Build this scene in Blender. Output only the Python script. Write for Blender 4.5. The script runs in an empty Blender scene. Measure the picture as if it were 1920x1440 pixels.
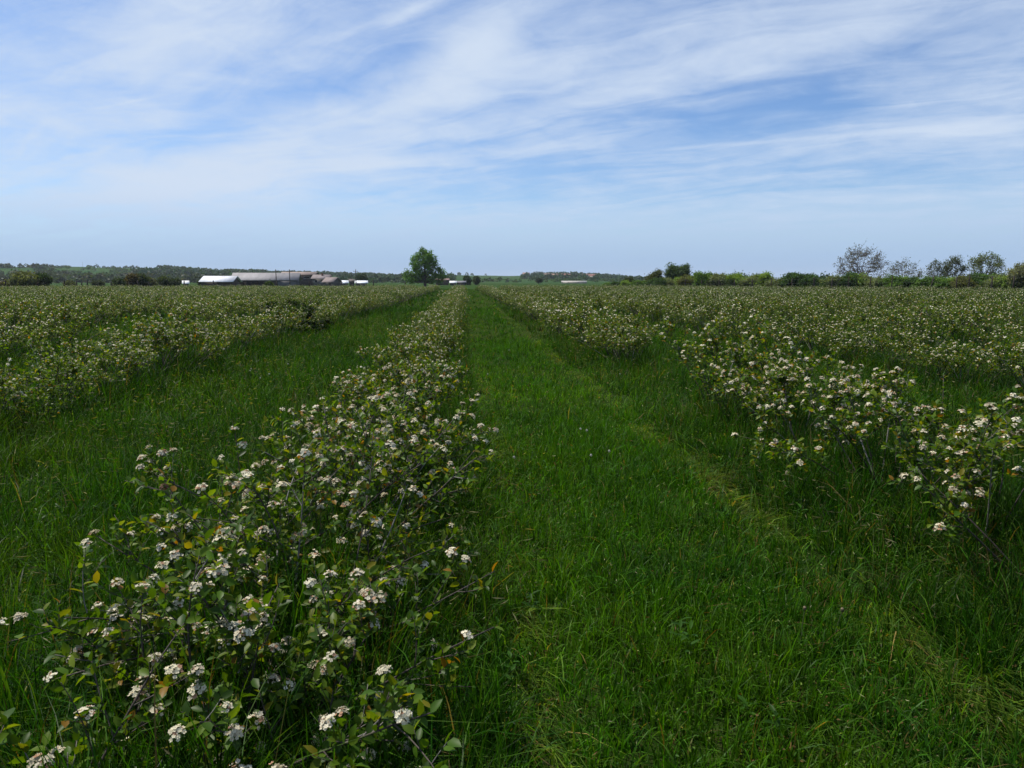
import bpy, math, random
import numpy as np
from mathutils import Vector, Matrix

R = math.radians
C = bpy.context.scene.collection
scene = bpy.context.scene

# ------------------------------------------------------------------ camera
CAM_H, PITCH, YAW, FPX = 1.7, 8.25, 3.87, 1331.0
cam_d = bpy.data.cameras.new('camera')
cam = bpy.data.objects.new('camera', cam_d)
C.objects.link(cam)
cam.location = (0, 0, CAM_H)
cam.rotation_euler = (R(90 - PITCH), 0, R(-YAW))
cam_d.sensor_width = 36.0
cam_d.lens = 36.0 * FPX / 1920.0
cam_d.clip_start, cam_d.clip_end = 0.05, 20000
cam_d.dof.use_dof = True
cam_d.dof.focus_distance = 7.0
cam_d.dof.aperture_fstop = 13.0
scene.camera = cam

def ray(px, py):
    """world direction of a pixel of the 1920x1440 photograph"""
    r, u, f = px - 960.0, 720.0 - py, FPX
    p, y = R(PITCH), R(YAW)
    uw = u * math.cos(p) - f * math.sin(p)
    fw = f * math.cos(p) + u * math.sin(p)
    return (r * math.cos(y) + fw * math.sin(y), -r * math.sin(y) + fw * math.cos(y), uw)

def at(px, dist, py=527.0):
    """the ground point DIST metres ahead in the direction of a pixel column"""
    d = ray(px, py)
    k = dist / math.hypot(d[0], d[1])
    return d[0] * k, d[1] * k

def top(py, dist, px=960):
    """the height reached at DIST metres by pixel row py"""
    d = ray(px, py)
    return CAM_H + dist * d[2] / math.hypot(d[0], d[1])

# ------------------------------------------------------------------ world, sun, exposure
SUN_EL, SUN_AZ = 59.0, -62.0            # azimuth from +Y, clockwise
scene.view_settings.view_transform = 'Standard'
scene.view_settings.look = 'None'
scene.view_settings.exposure = 0.31
scene.view_settings.gamma = 1.0
world = bpy.data.worlds.new('World')
scene.world = world
world.use_nodes = True
wt = world.node_tree
wt.nodes.clear()

def nd(t, kind, ins=None, **props):
    n = t.nodes.new(kind)
    for k, v in props.items():
        setattr(n, k, v)
    for k, v in (ins or {}).items():
        if hasattr(v, 'is_linked') or hasattr(v, 'links'):
            t.links.new(v, n.inputs[k])
        else:
            n.inputs[k].default_value = v
    return n

def mth(t, op, a, b=0.0, c=0.0, clamp=False):
    n = nd(t, 'ShaderNodeMath', {0: a, 1: b, 2: c}, operation=op, use_clamp=clamp)
    return n.outputs[0]

def sstep(t, x, a, b):
    return nd(t, 'ShaderNodeMapRange', {'Value': x, 'From Min': a, 'From Max': b}, interpolation_type='SMOOTHSTEP').outputs[0]

def noise(t, vec, scale, detail=4, rough=0.5, dist=0.0):
    return nd(t, 'ShaderNodeTexNoise', {'Vector': vec, 'Scale': scale, 'Detail': detail, 'Roughness': rough, 'Distortion': dist})

def mixc(t, f, a, b, bt='MIX'):
    n = nd(t, 'ShaderNodeMix', None, data_type='RGBA', blend_type=bt)
    for k, v in ((0, f), (6, a), (7, b)):
        if hasattr(v, 'links'):
            t.links.new(v, n.inputs[k])
        else:
            n.inputs[k].default_value = v if k == 0 else (*v, 1.0)
    return n.outputs[2]

def build_sky():
    t = wt
    sky = nd(t, 'ShaderNodeTexSky', None, sky_type='NISHITA', sun_disc=False,
             sun_elevation=R(SUN_EL), sun_rotation=R(SUN_AZ), altitude=200, air_density=1.0, dust_density=0.6, ozone_density=1.6)
    geo = nd(t, 'ShaderNodeTexCoord').outputs['Generated']
    s = nd(t, 'ShaderNodeSeparateXYZ', {0: geo})
    x, y, z = s.outputs
    az = mth(t, 'MULTIPLY', mth(t, 'ARCTAN2', x, y), 57.2958)
    el = mth(t, 'MULTIPLY', mth(t, 'ARCSINE', z), 57.2958)
    # the cirrus layer lies in a plane overhead
    zz = mth(t, 'ADD', mth(t, 'MAXIMUM', z, 0.0), 0.10)
    px, py = mth(t, 'DIVIDE', x, zz), mth(t, 'DIVIDE', y, zz)
    P = nd(t, 'ShaderNodeCombineXYZ', {0: px, 1: py}).outputs[0]
    wrp = noise(t, P, 0.7, 3, 0.5).outputs['Color']
    off = nd(t, 'ShaderNodeVectorMath', {0: wrp, 1: (0.5, 0.5, 0.5)}, operation='SUBTRACT').outputs[0]
    off = nd(t, 'ShaderNodeVectorMath', {0: off, 'Scale': 0.9}, operation='SCALE').outputs[0]
    Pw = nd(t, 'ShaderNodeVectorMath', {0: P, 1: off}, operation='ADD').outputs[0]
    rot = nd(t, 'ShaderNodeVectorRotate', {'Vector': Pw, 'Angle': R(35)}, rotation_type='Z_AXIS').outputs[0]
    st1 = nd(t, 'ShaderNodeVectorMath', {0: rot, 1: (0.45, 1.25, 1)}, operation='MULTIPLY').outputs[0]
    st2 = nd(t, 'ShaderNodeVectorMath', {0: rot, 1: (0.8, 4.2, 1)}, operation='MULTIPLY').outputs[0]
    n1 = noise(t, st1, 1.0, 9, 0.58, 0.5).outputs['Fac']
    n2 = noise(t, st2, 1.0, 8, 0.62, 0.8).outputs['Fac']
    n3 = noise(t, P, 3.2, 8, 0.65, 0.4).outputs['Fac']
    tot = mth(t, 'MULTIPLY_ADD', mth(t, 'SUBTRACT', n1, 0.5), 1.4, 0.34)
    tot = mth(t, 'MULTIPLY_ADD', mth(t, 'SUBTRACT', n2, 0.5), 1.5, tot)
    tot = mth(t, 'MULTIPLY_ADD', mth(t, 'SUBTRACT', n3, 0.5), 1.5, tot)
    # ragged banks and gaps of the real sky: (column, row, half length, half width, tilt, amount)
    wob = mth(t, 'MULTIPLY', mth(t, 'SUBTRACT', n1, 0.5), 7.0)
    for (cx, cy, hl, hw, an, am) in SKY_BANKS:
        d = ray(cx, cy)
        a0 = math.degrees(math.atan2(d[0], d[1]))
        e0 = math.degrees(math.atan2(d[2], math.hypot(d[0], d[1])))
        k = math.cos(R(e0))
        w = 1.0 if hw > 8 else 0.06
        da = mth(t, 'MULTIPLY', mth(t, 'SUBTRACT', az, a0), k)
        de = mth(t, 'MULTIPLY_ADD', wob, w * 0.5, mth(t, 'SUBTRACT', el, e0))
        c, s_ = math.cos(R(an)), math.sin(R(an))
        u = mth(t, 'MULTIPLY_ADD', de, s_ * 23.0 / hl, mth(t, 'MULTIPLY', da, c * 23.0 / hl))
        v = mth(t, 'MULTIPLY_ADD', de, c * 23.0 / hw, mth(t, 'MULTIPLY', da, -s_ * 23.0 / hw))
        r2 = mth(t, 'MULTIPLY_ADD', v, v, mth(t, 'MULTIPLY', u, u))
        g = mth(t, 'EXPONENT', mth(t, 'MULTIPLY', r2, -0.7))
        tot = mth(t, 'MULTIPLY_ADD', g, am, tot)
    cl = nd(t, 'ShaderNodeMapRange', {'Value': tot, 'From Min': -0.58, 'From Max': 1.42}, interpolation_type='SMOOTHSTEP').outputs[0]
    low = sstep(t, el, 0.5, 7.0)
    cl = mth(t, 'MULTIPLY_ADD', mth(t, 'SUBTRACT', cl, 0.86), low, 0.86)
    cl = mth(t, 'MULTIPLY', cl, CLOUD_AMT)
    base = mixc(t, 1.0, sky.outputs[0], SKY_TINT, 'MULTIPLY')
    cc = mixc(t, low, CLOUD_LOW, CLOUD_HIGH)
    col = mixc(t, cl, base, cc)
    bg = nd(t, 'ShaderNodeBackground', {'Color': col, 'Strength': 0.085})
    out = nd(t, 'ShaderNodeOutputWorld')
    t.links.new(bg.outputs[0], out.inputs[0])

SKY_TINT = (0.82, 1.02, 1.3)
CLOUD_AMT = 0.97
CLOUD_LOW = (3.2, 4.8, 7.5)
CLOUD_HIGH = (6.1, 7.1, 8.6)
SKY_BANKS = [
    (100, 130, 220, 60, 5, .35), (250, 90, 130, 40, 42, .35), (450, 35, 260, 50, 0, .35), (330, 185, 170, 35, 32, .3),
    (180, 235, 150, 22, 12, .3), (570, 235, 240, 24, 24, .5), (830, 140, 120, 40, 45, .38), (900, 85, 110, 30, 30, .3), (1100, 80, 320, 60, 8, .28),
    (1280, 150, 240, 30, 12, .28), (1600, 40, 320, 50, 8, .25), (1720, 205, 170, 24, 4, .3), (1780, 250, 150, 22, 20, .25),
    (350, 320, 300, 45, 4, .3), (720, 265, 200, 22, 6, .35), (300, 400, 320, 36, -4, .3), (420, 330, 300, 22, 4, .25), (980, 400, 160, 16, 8, .25), (760, 300, 260, 18, 4, .25), (330, 390, 60, 10, -20, .2), (1450, 420, 300, 30, 3, .15), (1700, 290, 250, 40, 4, .2), (1260, 298, 130, 16, -4, .3), (660, 335, 200, 20, 4, .2),
    (720, 105, 150, 40, 14, -.55), (160, 172, 70, 24, 0, -.5), (410, 210, 90, 22, 14, -.4), (300, 262, 150, 22, 6, -.5),
    (1390, 225, 170, 30, 3, -.8), (1540, 190, 70, 14, -8, -.5), (980, 288, 200, 14, 0, -.5), (1060, 350, 260, 40, 0, -.35), (1000, 180, 160, 16, 10, -.3), (1060, 30, 80, 14, 20, -.25), (830, 270, 110, 8, 2, -.35), (20, 15, 60, 30, 0, -.4),
    (1650, 100, 150, 30, 12, -.3), (60, 330, 90, 24, 0, -.3), (620, 170, 160, 26, 0, -.35), (1650, 330, 300, 60, 0, -.12),
    (660, 60, 60, 6, 18, .35), (770, 22, 60, 7, 30, .35), (1380, 270, 190, 3, 1.2, .32), (240, 192, 38, 2, 18, .3)]
build_sky()

sun_d = bpy.data.lights.new('sun', 'SUN')
sun_d.energy = 5.0
sun_d.angle = R(0.6)
sun_d.color = (1.0, 0.93, 0.82)
sun = bpy.data.objects.new('sun', sun_d)
C.objects.link(sun)
sv = Vector((math.cos(R(SUN_EL)) * math.sin(R(SUN_AZ)), math.cos(R(SUN_EL)) * math.cos(R(SUN_AZ)), math.sin(R(SUN_EL))))
sun.rotation_euler = sv.to_track_quat('Z', 'Y').to_euler()
sun.location = (0, 0, 60)
HAZE = True
# ------------------------------------------------------------------ mesh helpers
rng = np.random.default_rng(7)

class MB:
    """collects vertices, faces (3 or 4 corners) and a colour per vertex; build() links ONE mesh object"""
    def __init__(s):
        s.V, s.Q, s.T, s.K, s.n = [], [], [], [], 0
    def add(s, V, quads=None, tris=None, col=(0.5, 0.5, 0.5)):
        V = np.asarray(V, float).reshape(-1, 3)
        if quads is not None and len(quads):
            s.Q.append(np.asarray(quads, np.int64).reshape(-1, 4) + s.n)
        if tris is not None and len(tris):
            s.T.append(np.asarray(tris, np.int64).reshape(-1, 3) + s.n)
        col = np.asarray(col, float)
        s.K.append(np.broadcast_to(col, V.shape).copy() if col.ndim == 1 else col)
        s.V.append(V)
        s.n += len(V)
    def arrays(s):
        V = np.concatenate(s.V) if s.V else np.zeros((0, 3))
        K = np.concatenate(s.K) if s.K else np.zeros((0, 3))
        Q = np.concatenate(s.Q) if s.Q else np.zeros((0, 4), np.int64)
        T = np.concatenate(s.T) if s.T else np.zeros((0, 3), np.int64)
        return V, Q, T, K
    def mesh(s, name, mat, smooth=False):
        V, Q, T, K = s.arrays()
        me = bpy.data.meshes.new(name)
        nl = Q.size + T.size
        me.vertices.add(len(V))
        me.vertices.foreach_set('co', V.astype(np.float32).ravel())
        me.loops.add(nl)
        me.loops.foreach_set('vertex_index', np.concatenate([Q.ravel(), T.ravel()]).astype(np.int32))
        me.polygons.add(len(Q) + len(T))
        st = np.concatenate([np.arange(len(Q)) * 4, Q.size + np.arange(len(T)) * 3]).astype(np.int32)
        me.polygons.foreach_set('loop_start', st)
        if smooth:
            me.polygons.foreach_set('use_smooth', np.ones(len(st), bool))
        a = me.color_attributes.new('tint', 'FLOAT_COLOR', 'POINT')
        a.data.foreach_set('color', np.concatenate([K, np.ones((len(K), 1))], 1).astype(np.float32).ravel())
        me.update(calc_edges=True)
        me.materials.append(mat)
        return me
    def build(s, name, mat, parent=None, smooth=False):
        return link(name, s.mesh(name, mat, smooth), parent)

def link(name, data, parent=None):
    o = bpy.data.objects.new(name, data)
    C.objects.link(o)
    if parent is not None:
        o.parent = parent
    return o

def tag(o, label=None, cat=None, group=None, kind=None):
    for k, v in (('label', label), ('category', cat), ('group', group), ('kind', kind)):
        if v:
            o[k] = v
    return o

def empty(name, loc, rz=0.0, sc=1.0):
    o = link(name, None)
    o.empty_display_size = 0.1
    o.location = loc
    o.rotation_euler = (0, 0, rz)
    o.scale = (sc, sc, sc) if np.isscalar(sc) else sc
    return o

def copy_tree(o, parent=None):
    c = o.copy()
    C.objects.link(c)
    c.parent = parent
    for ch in list(o.children):
        copy_tree(ch, c)
    return c

def nrm(v):
    v = np.asarray(v, float)
    return v / np.maximum(np.linalg.norm(v, axis=-1, keepdims=True), 1e-9)

def frame(d):
    """two unit vectors across direction(s) d"""
    d = nrm(d)
    a = np.where(np.abs(d[..., 2:3]) < 0.9, np.array([0, 0, 1.0]), np.array([1.0, 0, 0]))
    u = nrm(np.cross(d, a))
    return u, np.cross(d, u)

def add_tube(mb, pts, rad, sides=5, col=(0.5, 0.5, 0.5), cap=False):
    pts = np.asarray(pts, float)
    n = len(pts)
    rad = np.broadcast_to(np.asarray(rad, float), (n,))
    d = np.gradient(pts, axis=0)
    u, w = frame(d)
    a = np.arange(sides) * 2 * math.pi / sides
    ring = pts[:, None, :] + rad[:, None, None] * (np.cos(a)[None, :, None] * u[:, None, :] + np.sin(a)[None, :, None] * w[:, None, :])
    q = [(i * sides + j, i * sides + (j + 1) % sides, (i + 1) * sides + (j + 1) % sides, (i + 1) * sides + j) for i in range(n - 1) for j in range(sides)]
    V = ring.reshape(-1, 3)
    tr = None
    if cap:
        V = np.concatenate([V, pts[-1:]])
        tr = [((n - 1) * sides + j, (n - 1) * sides + (j + 1) % sides, n * sides) for j in range(sides)]
    mb.add(V, q, tr, col)

def add_box(mb, lo, hi, col=(0.5, 0.5, 0.5)):
    (a, b, c), (d, e, f) = lo, hi
    V = [(a, b, c), (d, b, c), (d, e, c), (a, e, c), (a, b, f), (d, b, f), (d, e, f), (a, e, f)]
    mb.add(V, [(0, 3, 2, 1), (4, 5, 6, 7), (0, 1, 5, 4), (1, 2, 6, 5), (2, 3, 7, 6), (3, 0, 4, 7)], None, col)

def add_leaves(mb, base, dirs, up, L, W, col, lod=0, fold=0.25, curl=0.15):
    """oval leaves: 6 faces each at lod 0, 4 at lod 1, a folded pair of triangles at lod 2"""
    base = np.asarray(base, float)
    n = len(base)
    if n == 0:
        return
    d = nrm(dirs)
    s = nrm(np.cross(d, up))
    z = np.cross(s, d)
    L = np.broadcast_to(np.asarray(L, float), (n,))[:, None]
    W = np.broadcast_to(np.asarray(W, float), (n,))[:, None]
    col = np.broadcast_to(np.asarray(col, float), (n, 3))
    def P(t, x, h):
        return base + d * L * t + s * W * x + z * (h * W - curl * L * t * t)
    f = fold
    if lod == 0:
        pts = [P(0, 0, 0), P(.34, 0, 0), P(.7, 0, 0), P(1, 0, 0), P(.3, .44, f * .8), P(.66, .42, f * .7), P(.3, -.44, f * .8), P(.66, -.42, f * .7)]
        q = np.array([(1, 4, 5, 2), (1, 2, 7, 6)])
        t = np.array([(0, 4, 1), (2, 5, 3), (0, 1, 6), (2, 3, 7)])
    elif lod == 1:
        pts = [P(0, 0, 0), P(.5, 0, 0), P(1, 0, 0), P(.48, .48, f), P(.48, -.48, f)]
        q = None
        t = np.array([(0, 3, 1), (1, 3, 2), (0, 1, 4), (1, 2, 4)])
    else:
        pts = [P(0, 0, 0), P(1, 0, 0), P(.48, .5, f), P(.48, -.5, f)]
        q = None
        t = np.array([(0, 2, 1), (0, 1, 3)])
    k = len(pts)
    V = np.stack(pts, 1).reshape(-1, 3)
    o = (np.arange(n) * k)[:, None, None]
    mb.add(V, None if q is None else (q[None] + o).reshape(-1, 4), (t[None] + o).reshape(-1, 3), np.repeat(col, k, 0))

def add_blades(mb, root, h, w, face, lean_dir, lean, col, tipcol=None):
    """grass blades: two quads and a tip, bent over towards lean_dir"""
    n = len(root)
    side = np.stack([np.cos(face), np.sin(face), np.zeros(n)], 1)
    ld = np.stack([np.cos(lean_dir), np.sin(lean_dir), np.zeros(n)], 1)
    pts = []
    for t, ww in ((0, 1.0), (.4, .9), (.75, .6)):
        c = root + ld * (h * lean * t * t)[:, None] + np.array([0, 0, 1.0]) * (h * t * (1 - 0.45 * lean * t))[:, None]
        o = side * (w * 0.5 * ww)[:, None]
        pts += [c - o, c + o]
    pts.append(root + ld * (h * lean)[:, None] + np.array([0, 0, 1.0]) * (h * (1 - 0.55 * np.minimum(lean, 1.6)))[:, None])
    V = np.stack(pts, 1).reshape(-1, 3)
    o = (np.arange(n) * 7)[:, None, None]
    q = (np.array([(0, 1, 3, 2), (2, 3, 5, 4)])[None] + o).reshape(-1, 4)
    t = (np.array([(4, 5, 6)])[None] + o).reshape(-1, 3)
    K = np.repeat(np.asarray(col)[:, None, :], 7, 1)
    if tipcol is not None:
        K[:, 6] = tipcol
        K[:, 4:6] = (K[:, 4:6] + np.asarray(tipcol)[:, None, :]) / 2
    mb.add(V, q, t, K.reshape(-1, 3))

def vnoise(x, y, seed=0):
    """smooth 2-D value noise in 0..1"""
    xi, yi = np.floor(x).astype(np.int64), np.floor(y).astype(np.int64)
    fx, fy = x - xi, y - yi
    fx, fy = fx * fx * (3 - 2 * fx), fy * fy * (3 - 2 * fy)
    def hsh(a, b):
        v = np.sin(a * 127.1 + b * 311.7 + seed * 74.7) * 43758.5453
        return v - np.floor(v)
    return (hsh(xi, yi) * (1 - fx) + hsh(xi + 1, yi) * fx) * (1 - fy) + (hsh(xi, yi + 1) * (1 - fx) + hsh(xi + 1, yi + 1) * fx) * fy

def fbm(x, y, seed=0, o=4):
    v, a, tot = 0, 1.0, 0
    for i in range(o):
        v = v + a * vnoise(x * 2 ** i + i * 17.3, y * 2 ** i + i * 9.1, seed + i)
        tot += a
        a *= 0.5
    return v / tot

# ------------------------------------------------------------------ materials
def mat_new(name):
    m = bpy.data.materials.new(name)
    m.use_nodes = True
    t = m.node_tree
    t.nodes.clear()
    return m, t

def finish(t, shader, disp=None):
    o = nd(t, 'ShaderNodeOutputMaterial')
    t.links.new(shader, o.inputs['Surface'])

def mat_leaf(name, rough=0.45, spec=0.45, trans=0.35, tmul=(1.5, 1.35, 0.5)):
    m, t = mat_new(name)
    c = nd(t, 'ShaderNodeAttribute', None, attribute_name='tint').outputs['Color']
    p = nd(t, 'ShaderNodeBsdfPrincipled', {'Base Color': c, 'Roughness': rough, 'Specular IOR Level': spec})
    tr = nd(t, 'ShaderNodeBsdfTranslucent', {'Color': mixc(t, 1.0, c, tmul, 'MULTIPLY')})
    mx = nd(t, 'ShaderNodeMixShader', {0: trans, 1: p.outputs[0], 2: tr.outputs[0]})
    finish(t, mx.outputs[0])
    return m

def mat_tint(name, rough=0.8, spec=0.3, nscale=0.0, namt=0.3, bump=0.0, stretch=(1, 1, 1)):
    """colour from the mesh, broken up with a noise of the material's own"""
    m, t = mat_new(name)
    c = nd(t, 'ShaderNodeAttribute', None, attribute_name='tint').outputs['Color']
    ins = {'Roughness': rough, 'Specular IOR Level': spec}
    if nscale:
        co = nd(t, 'ShaderNodeTexCoord').outputs['Object']
        co = nd(t, 'ShaderNodeVectorMath', {0: co, 1: stretch}, operation='MULTIPLY').outputs[0]
        f = noise(t, co, nscale, 5, 0.6).outputs['Fac']
        k = nd(t, 'ShaderNodeMapRange', {'Value': f, 'From Min': .25, 'From Max': .75, 'To Min': 1 - namt, 'To Max': 1 + namt}).outputs[0]
        kk = nd(t, 'ShaderNodeCombineXYZ', {0: k, 1: k, 2: k}).outputs[0]
        c = mixc(t, 1.0, c, kk, 'MULTIPLY')
        if bump:
            ins['Normal'] = nd(t, 'ShaderNodeBump', {'Strength': bump, 'Height': f, 'Distance': 0.02}).outputs[0]
    ins['Base Color'] = c
    finish(t, nd(t, 'ShaderNodeBsdfPrincipled', ins).outputs[0])
    return m

M_LEAF = mat_leaf('shrub_leaf', 0.45, 0.2, 0.45, (1.9, 1.6, 0.25))
M_PETAL = mat_leaf('petal', 0.7, 0.15, 0.3, (1.0, 0.98, 0.9))
M_GRASS = mat_leaf('grass_blade', 0.45, 0.1, 0.42, (1.7, 1.6, 0.25))
M_BARK = mat_tint('shrub_bark', 0.7, 0.3, 60.0, 0.4, 0.3)
M_TREE = mat_leaf('tree_leaf', 0.6, 0.2, 0.4)
M_TRUNK = mat_tint('tree_bark', 0.85, 0.2, 3.0, 0.35, 0.5)
M_WOOD = mat_tint('weathered_wood', 0.85, 0.2, 6.0, 0.3, 0.3, (1, 1, 0.15))
M_WALL = mat_tint('rendered_wall', 0.9, 0.2, 0.6, 0.2)
M_DARK = mat_tint('dark_opening', 0.9, 0.1, 0.5, 0.2)
M_METAL = mat_tint('wire', 0.5, 0.5)

def mat_roof(name, rough, spec, metal=0.0, rib=1.1, dirt=0.25):
    m, t = mat_new(name)
    c = nd(t, 'ShaderNodeAttribute', None, attribute_name='tint').outputs['Color']
    co = nd(t, 'ShaderNodeTexCoord').outputs['Object']
    st = nd(t, 'ShaderNodeVectorMath', {0: co, 1: (1.0, .25, .25)}, operation='MULTIPLY').outputs[0]
    f = noise(t, st, 0.5, 6, 0.65).outputs['Fac']
    k = nd(t, 'ShaderNodeMapRange', {'Value': f, 'From Min': .3, 'From Max': .7, 'To Min': 1 - dirt, 'To Max': 1 + dirt}).outputs[0]
    c = mixc(t, 1.0, c, nd(t, 'ShaderNodeCombineXYZ', {0: k, 1: k, 2: k}).outputs[0], 'MULTIPLY')
    w = nd(t, 'ShaderNodeTexWave', {'Vector': co, 'Scale': rib}, bands_direction='X').outputs['Fac']
    b = nd(t, 'ShaderNodeBump', {'Strength': 0.35, 'Height': w, 'Distance': 0.06}).outputs[0]
    finish(t, nd(t, 'ShaderNodeBsdfPrincipled', {'Base Color': c, 'Roughness': rough, 'Specular IOR Level': spec, 'Metallic': metal, 'Normal': b}).outputs[0])
    return m

M_SHEET = mat_roof('sheet_metal_roof', 0.7, 0.25)
M_TILE = mat_roof('tile_roof', 0.8, 0.25, 0.0, 2.0)

# ------------------------------------------------------------------ ground and far hills
ROWS = {'A': -0.65, 'B': 3.2, 'C': 7.5, 'L': -5.15}
ROW_X = [-5.15 - 4.2 * k for k in range(22, 0, -1)] + [-5.15, -0.65, 3.2, 7.5] + [7.5 + 4.2 * k for k in range(1, 15)]
ROW_ARR = np.array(ROW_X)
FENCE_A, FENCE_B = np.array([41.0, 133.0]), np.array([70.0, 87.0])      # right-hand fence line

def field_end(x):
    """how far the planted field reaches at this distance across the rows"""
    yr = FENCE_A[1] + (x - FENCE_A[0]) * (FENCE_B[1] - FENCE_A[1]) / (FENCE_B[0] - FENCE_A[0]) - 4.0
    return np.where(x > FENCE_A[0] - 4, np.minimum(yr, 138.0), 138.0)

def row_dist(x):
    return np.min(np.abs(x[..., None] - ROW_ARR), -1)

def mat_ground():
    m, t = mat_new('soil_and_turf')
    co = nd(t, 'ShaderNodeTexCoord').outputs['Object']
    f1 = noise(t, co, 0.35, 6, 0.6).outputs['Fac']
    f2 = noise(t, co, 6.0, 6, 0.7).outputs['Fac']
    f3 = noise(t, co, 0.012, 4, 0.55).outputs['Fac']
    a = mixc(t, sstep(t, f1, .35, .65), (0.016, 0.034, 0.006), (0.026, 0.042, 0.009))
    a = mixc(t, sstep(t, f2, .52, .72), a, (0.036, 0.030, 0.014))
    b = mixc(t, sstep(t, f3, .4, .6), (0.024, 0.05, 0.014), (0.034, 0.062, 0.02))
    s = nd(t, 'ShaderNodeSeparateXYZ', {0: co})
    far = sstep(t, s.outputs[1], 140.0, 160.0)
    c = mixc(t, far, a, b)
    bp = nd(t, 'ShaderNodeBump', {'Strength': 0.6, 'Height': f2, 'Distance': 0.05}).outputs[0]
    finish(t, nd(t, 'ShaderNodeBsdfPrincipled', {'Base Color': c, 'Roughness': 1.0, 'Specular IOR Level': 0.0, 'Normal': bp}).outputs[0])
    return m

g = MB()
# one sheet to the horizon, finer near the camera
xs = np.array([-6000, -2000, -600, -200] + list(np.arange(-120, 121, 6.0)) + [200, 600, 2000, 6000])
ys = np.array([-60, -20] + list(np.arange(-6, 160, 6.0)) + [200, 320, 600, 1200, 2500, 6000])
X, Y = np.meshgrid(xs, ys, indexing='ij')
nx, ny = X.shape
idx = np.arange(nx * ny).reshape(nx, ny)
g.add(np.stack([X, Y, np.zeros_like(X)], -1), np.stack([idx[:-1, :-1], idx[1:, :-1], idx[1:, 1:], idx[:-1, 1:]], -1))
tag(g.build('ground', mat_ground()), kind='structure')

# skyline of bare ground on the far hills: (photo column, photo row, distance)
SKYLINE = [(-700, 497), (-300, 496), (0, 501), (150, 502), (300, 505), (400, 511), (520, 514), (640, 517), (740, 519), (840, 515.5), (900, 517), (960, 518), (1010, 516.5),
           (1060, 516), (1110, 518), (1160, 522), (1220, 526), (1350, 527.5), (1600, 527.5), (2400, 527.5)]
SK_AZ = np.array([math.degrees(math.atan2(ray(c, 527)[0], ray(c, 527)[1])) for c, r in SKYLINE])
SK_EL = np.array([math.tan(math.atan2(ray(c, r)[2], math.hypot(*ray(c, r)[:2]))) for c, r in SKYLINE])
HILL_R0, HILL_R1 = 560.0, 1500.0

def hill_z(az, r):
    """terrain height by azimuth (degrees) and distance"""
    e = np.interp(az, SK_AZ, SK_EL) * HILL_R1 + CAM_H
    t = np.clip((r - HILL_R0) / (HILL_R1 - HILL_R0), 0, 1.35)
    s = np.where(t < 1, t * t * (3 - 2 * t), 1 - 0.35 * (t - 1))
    z = e * s
    k = np.clip(t * 3, 0, 1) * np.clip(e / 20, 0, 1)
    z = z + k * (3.5 * (fbm(az * 0.55, r * 0.004, 3) - .5) + 6 * np.sin(np.clip(t, 0, 1) * math.pi) * (fbm(az * 0.3, r * 0.0025, 9) - .5))
    return np.maximum(z, -0.3)

def mat_hill():
    m, t = mat_new('hill_pasture')
    co = nd(t, 'ShaderNodeTexCoord').outputs['Object']
    f = noise(t, co, 0.006, 5, 0.6).outputs['Fac']
    f2 = noise(t, co, 0.05, 5, 0.7).outputs['Fac']
    c = mixc(t, sstep(t, f, .4, .6), (0.024, 0.058, 0.02), (0.038, 0.070, 0.024))
    c = mixc(t, sstep(t, f2, .55, .7), c, (0.03, 0.055, 0.02))
    finish(t, nd(t, 'ShaderNodeBsdfPrincipled', {'Base Color': c, 'Roughness': 1.0, 'Specular IOR Level': 0.0}).outputs[0])
    return m

az = np.arange(-62, 40.01, 0.5)
rr = np.concatenate([[HILL_R0 - 20], np.linspace(HILL_R0, HILL_R1, 24), [1600, 1750, 1950]])
AZ, RR = np.meshgrid(az, rr, indexing='ij')
Z = hill_z(AZ, RR)
Z[:, 0] = -0.5
Z[:, -1] = -0.5
idx = np.arange(AZ.size).reshape(AZ.shape)
hb = MB()
hb.add(np.stack([RR * np.sin(np.radians(AZ)), RR * np.cos(np.radians(AZ)), Z], -1), np.stack([idx[:-1, :-1], idx[:-1, 1:], idx[1:, 1:], idx[1:, :-1]], -1))
tag(hb.build('hills', mat_hill(), smooth=True), kind='structure')

# woods on the hills: crowns of loose leaf clumps, one mass
def crown_cloud(mb, centers, rad, hgt, per, col, seed=0):
    r = np.random.default_rng(seed)
    n = len(centers)
    d = nrm(r.normal(size=(n, per, 3)))
    d[..., 2] = np.abs(d[..., 2]) * 1.3 - 0.5
    q = d * (0.55 + 0.45 * r.random((n, per, 1)) ** 0.5)
    p = centers[:, None, :] + q * np.stack([rad, rad, hgt * 0.55], -1)[:, None, :] + np.stack([0 * rad, 0 * rad, hgt * 0.30], -1)[:, None, :]
    p = p.reshape(-1, 3)
    dd = nrm(r.normal(size=p.shape))
    up = nrm(d.reshape(-1, 3) + 0.6 * r.normal(size=p.shape))
    s = np.repeat(rad, per) * (0.45 + 0.4 * r.random(len(p)))
    c = np.repeat(col, per, 0) * (0.7 + 0.6 * r.random((len(p), 1)))
    add_leaves(mb, p - dd * s[:, None] * .5, dd, up, s, s * 0.9, c, 2, 0.1, 0.0)

wood = MB()
r_ = np.random.default_rng(21)
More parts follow.
